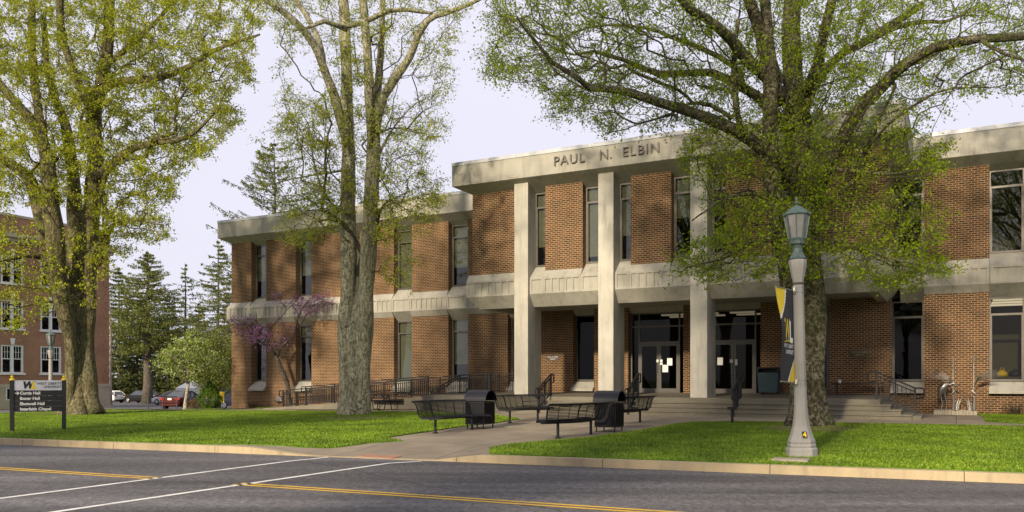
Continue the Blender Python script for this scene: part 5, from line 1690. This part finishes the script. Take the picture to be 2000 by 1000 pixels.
# ------------------------------------------------------------------ litter bins with barrel hoods
def make_bin(label, p, rz):
    t = thing('litter_bin', label, 'litter bin', p, rz, 'black hooded litter bins between the benches')
    W2, L2 = 0.33, 0.29                            # half width (arch) along y, half length along the barrel x
    b = MB()
    b.box(-L2, L2, -W2 + .01, W2 - .01, 0.14, 0.76)
    for i in range(13):
        x = -L2 + 2 * L2 * i / 12
        for y in (-W2 + .002, W2 - .002): b.bar((x, y, 0.13), (x, y, 0.78), 0.022, 0.02)
    for i in range(14):
        y = -W2 + 2 * W2 * i / 13
        for x in (-L2 - .006, L2 + .006): b.bar((x, y, 0.13), (x, y, 0.74), 0.022, 0.02)
    for z in (0.14, 0.76): b.box(-L2 - .015, L2 + .015, -W2 - .015, W2 + .015, z - 0.018, z + 0.018)
    b.build('body', M['black'], t)
    hmb = MB()
    n = 18
    arc_o = [(-math.cos(math.pi * i / n) * (W2 + .03), 0.80 + math.sin(math.pi * i / n) * 0.315) for i in range(n + 1)]
    arc_i = [(-math.cos(math.pi * i / n) * (W2 + .005), 0.80 + math.sin(math.pi * i / n) * 0.288) for i in range(n + 1)]
    for (x0, x1) in ((-L2 - .06, L2 + .07),):
        vs = [(x0, y, z) for y, z in arc_o] + [(x1, y, z) for y, z in arc_o] + [(x0, y, z) for y, z in arc_i] + [(x1, y, z) for y, z in arc_i]
        k = n + 1
        fs = []
        for i in range(n):
            fs += [(i, k + i, k + i + 1, i + 1), (2 * k + i + 1, 3 * k + i + 1, 3 * k + i, 2 * k + i), (i + 1, 2 * k + i + 1, 2 * k + i, i), (k + i, 3 * k + i, 3 * k + i + 1, k + i + 1)]
        fs += [(0, 2 * k, 3 * k, k), (k - 1, 2 * k - 1, 4 * k - 1, 3 * k - 1)]
        hmb.add(vs, fs)
    hmb.build('hood', M['black'], t)
    g = MB(); g.prism([(-L2 - .03, y, z) for y, z in arc_i], (0.02, 0, 0)); g.box(-L2, L2, -W2 + .02, W2 - .02, .765, .79); g.build('back_plate', M['black'], t)
    for x in (-L2 + .03, L2 - .03):
        for y in (-W2 + .03, W2 - .03):
            l = MB(); l.tube([(x, y, -0.01), (x, y, 0.14)], 0.02, 6); l.build('leg', M['black'], t)
    return t
ra = math.atan2(-wdir.x, wdir.y)
c1 = gp(938, 836.5)
bin1 = make_bin('black hooded litter bin between the two left benches', (*c1, h(*c1) + .004), ra)
c2 = gp(1190, 842.5)
dup(bin1, 'black hooded litter bin between the two right benches', (*c2, h(*c2) + .004), ra)

# ------------------------------------------------------------------ picnic table
pc = wl(13.35, 3.35)
PT = thing('picnic_table', 'black steel picnic table with attached seats in front of the ramp wall', 'picnic table', (*pc, h(*pc)), -TH)
m = MB(); m.box(-0.92, 0.92, -0.38, 0.38, 0.735, 0.765); m.build('table_top', M['black'], PT, bevel=0.008)
for y in (-0.70, 0.70):
    m = MB(); m.box(-0.92, 0.92, y - .14, y + .14, 0.43, 0.455); m.build('seat', M['black'], PT, bevel=0.008)
for x in (-0.55, 0.55):
    m = MB()
    for y in (-1, 1):
        m.tube([(x, 0.02 * y, 0.73), (x, 0.18 * y, 0.45), (x, 0.30 * y, 0.05), (x, 0.36 * y, 0.02), (x, 0.78 * y, 0.02), (x, 0.83 * y, 0.07), (x, 0.80 * y, 0.43)], 0.024, 6)
    m.bar((x, -.8, .42), (x, .8, .42), 0.03); m.bar((x, 0, .42), (x * .3, 0, .73), 0.025)
    m.build('leg', M['black'], PT)

# ------------------------------------------------------------------ path light, teal bin, wall bench
q = gp(1430, 828)
PLG = thing('path_light', 'short black path light with flat head at the edge of the right lawn', 'path light', (*q, h(*q)))
m = MB(); m.tube([(0, 0, -.1), (0, 0, 0.44)], 0.045, 10); m.build('post', M['black_matt'], PLG)
m = MB(); m.box(-0.13, 0.13, -0.10, 0.10, 0.44, 0.53); m.build('head', M['black_matt'], PLG, bevel=0.015)
tb = wl(31.35, 0.75)
TBN = thing('recycling_bin', 'dark teal recycling bin standing against the wall right of the doors', 'recycling bin', (*tb, 1.085), -TH)
m = MB(); m.hexa([(-.38, -.33, .07), (.38, -.33, .07), (.38, .33, .07), (-.38, .33, .07), (-.42, -.36, .90), (.42, -.36, .90), (.42, .36, .90), (-.42, .36, .90)]); m.build('body', M['teal'], TBN, bevel=0.02)
m = MB(); m.box(-.43, .43, -.37, .37, 1.06, 1.12); m.box(-.43, -.37, -.37, .37, .905, 1.059); m.box(.37, .43, -.37, .37, .905, 1.059); m.box(-.369, .369, .2, .36, .905, 1.059); m.build('lid', M['black_matt'], TBN, bevel=0.02)
m = MB()
for x in (-.3, .3): m.box(x - .05, x + .05, -.3, .3, 0, .07)
m.build('foot', M['black_matt'], TBN)
wb = wl(34.7, 0.55)
WB = thing('wall_bench', 'long dark backless bench against the brick wall under the bronze plaque', 'bench', (*wb, 1.075), -TH)
m = MB(); m.box(-0.95, 0.95, -.2, .2, .42, .48); m.build('seat', M['wood'], WB, bevel=0.01)
for x in (-0.75, 0.75):
    m = MB(); m.box(x - .04, x + .04, -.16, .16, 0, .42); m.build('leg', M['wood'], WB)
cb = wl(34.05, 0.5)
t = thing('paper_cup', 'small white cup left on the wall bench', 'cup', (*cb, 1.555)); m = MB(); m.lathe([(0.05, 0), (0.065, 0.13)], 8); m.build('cup', M['paper'], t)

uc = gp(1545, 903.5)
UC = thing('utility_cover', 'grey rectangular cover set in the grass at the foot of the lamp post', 'utility cover', (*uc, h(*uc) + .03), -TH)
m = MB(); m.box(-.32, .32, -.2, .2, -.05, .045); m.build('cover', M['stone'], UC, bevel=.01)
# ------------------------------------------------------------------ heron sculpture
hp = wl(38.15, 0.62)
HS = thing('bird_sculpture', 'welded silver heron with tall reeds on a rough stone base', 'sculpture', (*hp, h(*hp) - .02), -TH)
m = MB()
rng_ = random.Random(5)
nb = 12
top = [(-0.72 + 1.44 * i / nb, rng_.uniform(.16, .21)) for i in range(nb + 1)]
for i in range(nb):
    m.hexa([(top[i][0], -.22 + rng_.uniform(-.03, .03), -.05), (top[i + 1][0], -.22 + rng_.uniform(-.03, .03), -.05), (top[i + 1][0], .2, -.05), (top[i][0], .2, -.05),
            (top[i][0], -.18, top[i][1]), (top[i + 1][0], -.18, top[i + 1][1]), (top[i + 1][0], .18, top[i + 1][1]), (top[i][0], .18, top[i][1])])
m.build('stone_base', M['stone'], HS, bevel=0.02)
ZB = 0.19
m = MB()                                           # body with folded neck, head and bill, one skin
def sp_pts(pts): return pts
m.tube([(-0.56, 0, ZB + .42), (-0.53, 0, ZB + .52), (-0.50, 0, ZB + .66), (-0.44, 0, ZB + .80), (-0.34, 0, ZB + .93), (-0.24, 0, ZB + .98), (-0.18, 0, ZB + .95), (-0.12, 0, ZB + .99), (-0.06, 0, ZB + 1.01), (0.0, 0, ZB + .98), (0.06, 0, ZB + .95), (0.20, 0, ZB + .88)],
       [0.015, 0.055, 0.11, 0.145, 0.13, 0.08, 0.045, 0.045, 0.058, 0.04, 0.02, 0.004], 12, wob=lambda i, j, p, a: 1 + 0.08 * math.sin(5 * a + 9 * p.z))
m.build('heron', M['inox'], HS, smooth=True)
m = MB()
for x in (-0.45, -0.30):
    m.tube([(x, 0.0, ZB), (x + .02, 0, ZB + .28), (x - .04, 0, ZB + .55), (x - .03, 0, ZB + .72)], 0.017, 6)
m.build('heron_legs', M['inox'], HS)
m = MB()
for x, zt, rr in ((0.02, 2.15, .02), (0.95 - .35, 2.18, .024)):
    pass
def reed(x, zt, lean):
    m.tube([(x, 0.05, ZB), (x + .01, 0.05, ZB + .45), (x, .05, ZB + .5)], [0.055, 0.038, 0.036], 8)
    m.tube([(x, 0.05, ZB + .45), (x, .05, zt * .8), (x, 0.05, zt)], [0.030, 0.017, 0.015], 6)
    m.tube([(x, 0.05, zt - .22), (x, 0.05, zt)], 0.024, 8)
    m.tube([(x + .06 * lean, -.02, ZB + .55), (x - .04 * lean, -.0, ZB + .62), (x + .05 * lean, .0, ZB + .75), (x + .07 * lean, 0, ZB + .7)], [.02, .035, .02, .01], 6)
    for k, (dx, r) in enumerate(((.12 * lean, .05), (.17 * lean, .035))):
        m.tube([(x + dx, -.02, ZB), (x + dx * 1.1, -.02, ZB + .2), (x + dx * 1.5, -.02, ZB + .42)], [r, r * .8, .01], 6)
reed(-0.06, 2.2, 1)
reed(0.62, 2.25, -1)
m.build('reeds', M['inox'], HS)
m = MB()
for x, sg, n_ in ((-0.06, -1, 7), (0.62, 1, 8)):
    for k in range(n_):
        f = k / (n_ - 1)
        m.tube([(x, .05, ZB + .85), (x + sg * .12, .05 - .03 * k, ZB + 1.1 + .12 * f), (x + sg * (.40 + .25 * (1 - f)), .05 - .04 * k, ZB + 1.22 + .24 * f), (x + sg * (.75 + .15 * (1 - f)), .0, ZB + 1.25 + .26 * f)], [.012, .011, .009, .004], 5)
m.build('reed_leaves', M['inox'], HS)
m = MB()
for k in range(7):
    m.tube([(0.1 + .06 * k, .08, ZB + .3 + .05 * (k % 3)), (0.2 + .05 * k, .08, ZB + .62 - .04 * (k % 2)), (0.3 + .04 * k, .08, ZB + .4)], .008, 5)
m.build('wire_nest', M['rust'], HS)

# ------------------------------------------------------------------ small things by the side street
yp = gpos(433, 53.6)
YS = thing('yellow_sign', 'narrow yellow sign on a post at the corner of the library', 'sign', yp)
m = MB(); m.tube([(0, 0, -.2), (0, 0, .75)], 0.022, 6); m.build('post', M['inox'], YS)
m = MB(); m.prism([(-.16, 0, 1.12), (-.10, 0, .42), (.14, 0, .44), (.17, 0, 1.13)], (0, .02, 0)); m.build('plate', M['yellow'], YS)
ga, gb = Vector(gpos(289, 50.5)), Vector(gpos(345, 51.5))
GR = thing('street_rail', 'low black two bar rail at the end of the left lawn by the dogwood', 'railing', ga)
m = MB(); d = gb - ga
for zz in (0.78, 0.38): m.bar((0, 0, zz), d + Vector((0, 0, zz)), 0.04)
m.build('rail', M['black_matt'], GR)
for k in range(3):
    m = MB(); p = d * k / 2; m.bar(p - Vector((0, 0, .2)), p + Vector((0, 0, .80)), 0.05); m.build('post', M['black_matt'], GR)
tt = thing('white_canopy', 'white canopy tent standing beyond the red car', 'canopy', gpos(378, 98))
m = MB(); m.hexa([(-1.5, -1.5, 1.9), (1.5, -1.5, 1.9), (1.5, 1.5, 1.9), (-1.5, 1.5, 1.9), (-.1, -.1, 2.9), (.1, -.1, 2.9), (.1, .1, 2.9), (-.1, .1, 2.9)]); m.build('roof', M['white'], tt)
m = MB(); m.box(-1.5, 1.5, -1.5, -1.48, .6, 1.9); m.build('side_panel', M['white'], tt)
m = MB()
for x in (-1.45, 1.45):
    for y in (-1.45, 1.45): m.bar((x, y, 0), (x, y, 1.95), .06)
m.build('frame', M['white'], tt)

# ------------------------------------------------------------------ cars
def make_car(name, label, p, rz, paint, L, W, H, kind):
    """x forward; sections give half width, sill, belt height"""
    t = thing(name, label, 'car', p, rz, 'cars in the car park')
    wr = 0.33 if kind != 'suv' else 0.36
    gz = 0.20 if kind != 'suv' else 0.26
    if kind == 'sedan':
        st = [(-.5, .80, .55, .80), (-.485, .90, .38, .92), (-.40, .97, .30, .98), (-.25, 1, gz, .98), (0, 1, gz, .96), (.22, 1, gz, .95), (.30, .99, gz, .93), (.42, .94, .28, .80), (.48, .84, .32, .70), (.5, .70, .42, .60)]
        gl = [(-.37, .97, .64, .985), (-.20, H, .60, .0), (.05, H, .60, .0), (.27, .95, .66, .0)]
    else:
        st = [(-.5, .86, .55, .85), (-.49, .94, .42, 1.05), (-.42, .99, .34, 1.10), (-.25, 1, gz, 1.09), (0, 1, gz, 1.06), (.22, 1, gz, 1.04), (.30, .99, gz, 1.03), (.42, .95, .32, .95), (.48, .86, .36, .84), (.5, .74, .46, .70)]
        gl = [(-.485, 1.08, .66, 0), (-.41, H - .05, .62, 0), (-.05, H, .62, 0), (.08, H - .03, .62, 0), (.26, 1.04, .68, 0)]
    b = MB()
    ring = 10
    vs = []
    for (x, w, z0, z1) in st:
        hw = W / 2 * w
        zm = z0 + (z1 - z0) * .55
        pts = [(hw * .93, z0), (hw, z0 + .10), (hw, zm), (hw * .97, z1 - .06), (hw * .88, z1)]
        vs += [(x * L, -y, z) for y, z in pts] + [(x * L, y, z) for y, z in reversed(pts)]
    fs = [tuple(range(ring)), tuple(range((len(st) - 1) * ring + ring - 1, (len(st) - 1) * ring - 1, -1))]
    for i in range(len(st) - 1):
        for j in range(ring):
            j2 = (j + 1) % ring
            fs.append((i * ring + j, i * ring + j2, (i + 1) * ring + j2, (i + 1) * ring + j))
    b.add(vs, fs)
    bo = b.build('body', M[paint], t, smooth=True)
    e = bo.modifiers.new('edge', 'EDGE_SPLIT'); e.split_angle = R(38)
    # glass house and roof skin
    g = MB(); gv = []
    for (x, z, w, _) in gl:
        gv.append((x * L, z, W / 2 * (w + (.24 if z < 1.1 and z < H - .2 else 0))))
    n = len(gv)
    vs = [(x, -w, z) for x, z, w in gv] + [(x, w, z) for x, z, w in gv]
    g.add(vs, [(i, i + 1, n + i + 1, n + i) for i in range(n - 1)] + [tuple(range(n - 1, -1, -1)), tuple(range(n, 2 * n)), (0, n, 2 * n - 1, n - 1)])
    g.build('windows', M['carglass'], t)
    r = MB()
    tops = [q for q in gv if q[1] > H - .2]
    k = len(tops)
    vs = [(x, -w - .015, z + .012) for x, z, w in tops] + [(x, w + .015, z + .012) for x, z, w in tops]
    r.add(vs, [(i, i + 1, k + i + 1, k + i) for i in range(k - 1)])
    for sgn in (-1, 1):                             # pillars and roof rail
        for i in range(n - 1):
            a, c = gv[i], gv[i + 1]
            r.bar((a[0], sgn * a[2], a[1]), (c[0], sgn * c[2], c[1]), .055)
        xm = -.08 * L if kind == 'sedan' else -.12 * L
        r.bar((xm, sgn * W / 2 * .86, .95), (xm, sgn * W / 2 * .62, H - .03), .07)
        if kind != 'sedan':
            r.bar((-.32 * L, sgn * W / 2 * .9, 1.05), (-.34 * L, sgn * W / 2 * .64, H - .06), .12)
            r.bar((-.36 * L, sgn * W / 2 * .55, H + .05), (.05 * L, sgn * W / 2 * .55, H + .05), .04)
    r.build('roof', M[paint], t)
    wheels = []
    for x in (-.305, .31):
        for sgn in (-1, 1):
            c = Vector((x * L, sgn * (W / 2 - .10), wr))
            wm = MB(); wm.tube([c - Vector((0, .11, 0)), c - Vector((0, .09, 0)), c + Vector((0, .09, 0)), c + Vector((0, .11, 0))], [wr * .86, wr, wr, wr * .86], 20)
            wh = wm.build('wheel', M['tyre'], t)
            q = MB(); o = c + Vector((0, sgn * .105, 0))
            q.tube([o, o + Vector((0, sgn * .012, 0))], [wr * .66, wr * .6], 14); q.build('rim', M['rim'], wh)
            ar = MB(); ar.tube([c + Vector((0, sgn * -.02, 0)), c + Vector((0, sgn * .085, 0))], wr * 1.14, 18); 
    tl = MB(); hl = MB()
    zt = .78 if kind == 'sedan' else .92
    for sgn in (-1, 1):
        tl.box(-.5 * L - .012, -.455 * L, sgn * W * .36 - .16, sgn * W * .36 + .16, zt, zt + .15)
        hl.box(.455 * L, .492 * L, sgn * W * .33 - .17, sgn * W * .33 + .17, .62 if kind == 'sedan' else .74, .74 if kind == 'sedan' else .87)
    tl.build('tail_lamp', M['tail'], t); hl.build('headlight', M['head'], t)
    for q in ((-.5 * L - .03, -.46 * L, -W * .40, W * .40, .30, .46), (.46 * L, .5 * L + .01, -W * .38, W * .38, .26, .42)):
        bm = MB(); bm.box(*q); bm.build('bumper', M['black_matt' if kind != 'sedan' else paint], t, bevel=.03)
    pm = MB(); pm.box(-.5 * L - .02, -.5 * L + .01, -.16, .16, zt - .02, zt + .12); pm.build('number_plate', M['paper'], t)
    return t
make_car('parked_car', 'dark red saloon seen from behind left of the dogwood', gpos(360, 67.5), R(84), 'paint_red', 4.65, 1.78, 1.42, 'sedan')
make_car('parked_car', 'dark grey estate parked side on under the tall hemlock', (*gpos(276, 112)[:2], gpos(276, 112)[2]), R(155), 'paint_grey', 4.8, 1.85, 1.68, 'suv')
make_car('parked_car', 'white hatchback half hidden behind the corner of the brick hall', gpos(214, 113), R(150), 'paint_white', 4.4, 1.8, 1.55, 'suv')
make_car('parked_car', 'white car mostly hidden behind the dark red saloon', gpos(338, 92), R(165), 'paint_white', 4.5, 1.8, 1.45, 'sedan')
make_car('parked_car', 'blue grey estate showing at the corner of the library by the yellow sign', gpos(449, 68), R(60), 'paint_blue', 4.6, 1.82, 1.6, 'suv')

# ------------------------------------------------------------------ brick hall on the left
HC = Vector(((213 - CX) / F * 77.3, 77.3))          # its right corner
HALL = thing('brick_hall', 'three storey red brick hall with white windows and stone basement at the left edge', 'hall', (HC.x, HC.y, -0.7), math.atan2(0.884, 0.4676))
# local x runs along the front to the right corner (x = 0 at the corner, negative towards the camera), -y is out of the front
ZG, EAVE, TOPZ = 0.0, 13.9, 15.6
def hz(z): return z + 0.7
wins = [-6.15 - 3.35 * k + 0.55 for k in range(9)]
rowz = [(EYE + (CY - 729) * 0.0439, 2.32), (EYE + (CY - 645) * 0.0439, 2.32), (EYE + (CY - 560) * 0.0439, 2.25)]
m = MB()
WW = 1.9
xs = sorted(wins)
def wallrow(z0, z1, open_):
    x = -34.0
    if open_:
        for c in xs:
            if c - WW / 2 > x: m.box(x, c - WW / 2, 0, 0.4, z0, z1)
            x = c + WW / 2
    m.box(x, 0, 0, 0.4, z0, z1)
zb = hz(EYE + (CY - 750) * 0.0439)
z = zb
for zs, hh in rowz:
    zs = hz(zs)
    wallrow(z, zs, False); wallrow(zs, zs + hh, True); z = zs + hh
wallrow(z, hz(EAVE) + 1.3, False)
m.box(-34, 0, 0.401, 14, zb, hz(EAVE)); 
m.build('wall', M['brick_red'], HALL)
m = MB()
m.box(-34, 0.06, -0.10, 14, -0.6, zb - 0.28); m.box(-34, 0.10, -0.14, 14, zb - 0.28, zb)
for k in range(18): m.box(-0.55 + (0.18 if k % 2 else 0), 0.03, -0.035, -0.001, zb + .25 + k * .72, zb + .25 + k * .72 + .42, 1)
m.build('stone_basement', [M['limestone'], M['brick_red']], HALL)
m = MB()
m.box(-34, 0.25, -0.30, 0.0, hz(EAVE) - .75, hz(EAVE) - .45); m.box(-34, 0.45, -0.55, 0.0, hz(EAVE) - .449, hz(EAVE) - .1); m.box(-34, 0.05, -0.06, 14, hz(EAVE) + 1.3, hz(EAVE) + 1.5)
for k in range(40): m.box(-0.3 - k * .8, -0.05 - k * .8, -0.25, -0.02, hz(EAVE) - .95, hz(EAVE) - .751)
m.build('cornice', M['limestone'], HALL)
m = MB(); m.box(-34, 0, .41, 14, hz(EAVE) + .1, hz(EAVE) + .3); m.build('roof', M['shingle'], HALL)
for ri, (zs, hh) in enumerate(rowz):
    zs = hz(zs)
    for c in xs:
        if c < -16: continue
        m = MB()
        for x0, x1 in ((c - WW / 2, c - WW / 2 + .16), (c - .13, c + .13), (c + WW / 2 - .16, c + WW / 2)): m.box(x0, x1, 0.05, 0.2, zs, zs + hh)
        for x0, x1 in ((c - WW / 2 + .16, c - .13), (c + .13, c + WW / 2 - .16)):
            m.box(x0, x1, .051, .199, zs, zs + .07); m.box(x0, x1, .051, .199, zs + hh - .12, zs + hh); m.box(x0, x1, .08, .19, zs + hh * .5 - .03, zs + hh * .5 + .04)
            for q in (1, 2): m.box(x0 + (x1 - x0) * q / 3 - .015, x0 + (x1 - x0) * q / 3 + .015, .10, .15, zs + hh * .5 + .04, zs + hh - .12)
            m.box(x0, x1, .101, .149, zs + hh * .74, zs + hh * .74 + .03)
        w = m.build('window', M['white'], HALL)
        g = MB(); g.box(c - WW / 2 + .1, c + WW / 2 - .1, .16, .17, zs + .03, zs + hh - .03); g.build('pane', M['glass_dark'], w)
        s = MB(); s.box(c - WW / 2 - .12, c + WW / 2 + .12, -.10, .2, zs - .15, zs - .001); s.build('sill', M['white'], w)
        k = MB(); k.hexa([(c - .13, -.05, zs + hh + .02), (c + .13, -.05, zs + hh + .02), (c + .13, .1, zs + hh + .02), (c - .13, .1, zs + hh + .02), (c - .2, -.06, zs + hh + .55), (c + .2, -.06, zs + hh + .55), (c + .2, .1, zs + hh + .55), (c - .2, .1, zs + hh + .55)]); k.build('keystone', M['white'], w)
for c in xs[-3:]:
    m = MB(); m.box(c - .6, c + .6, -.13, -.09, .75, 1.75); w = m.build('basement_window', M['white'], HALL)
    g = MB(); g.box(c - .52, c - .03, -.136, -.131, .82, 1.68); g.box(c + .03, c + .52, -.136, -.131, .82, 1.68); g.build('pane', M['glass_dark'], w)
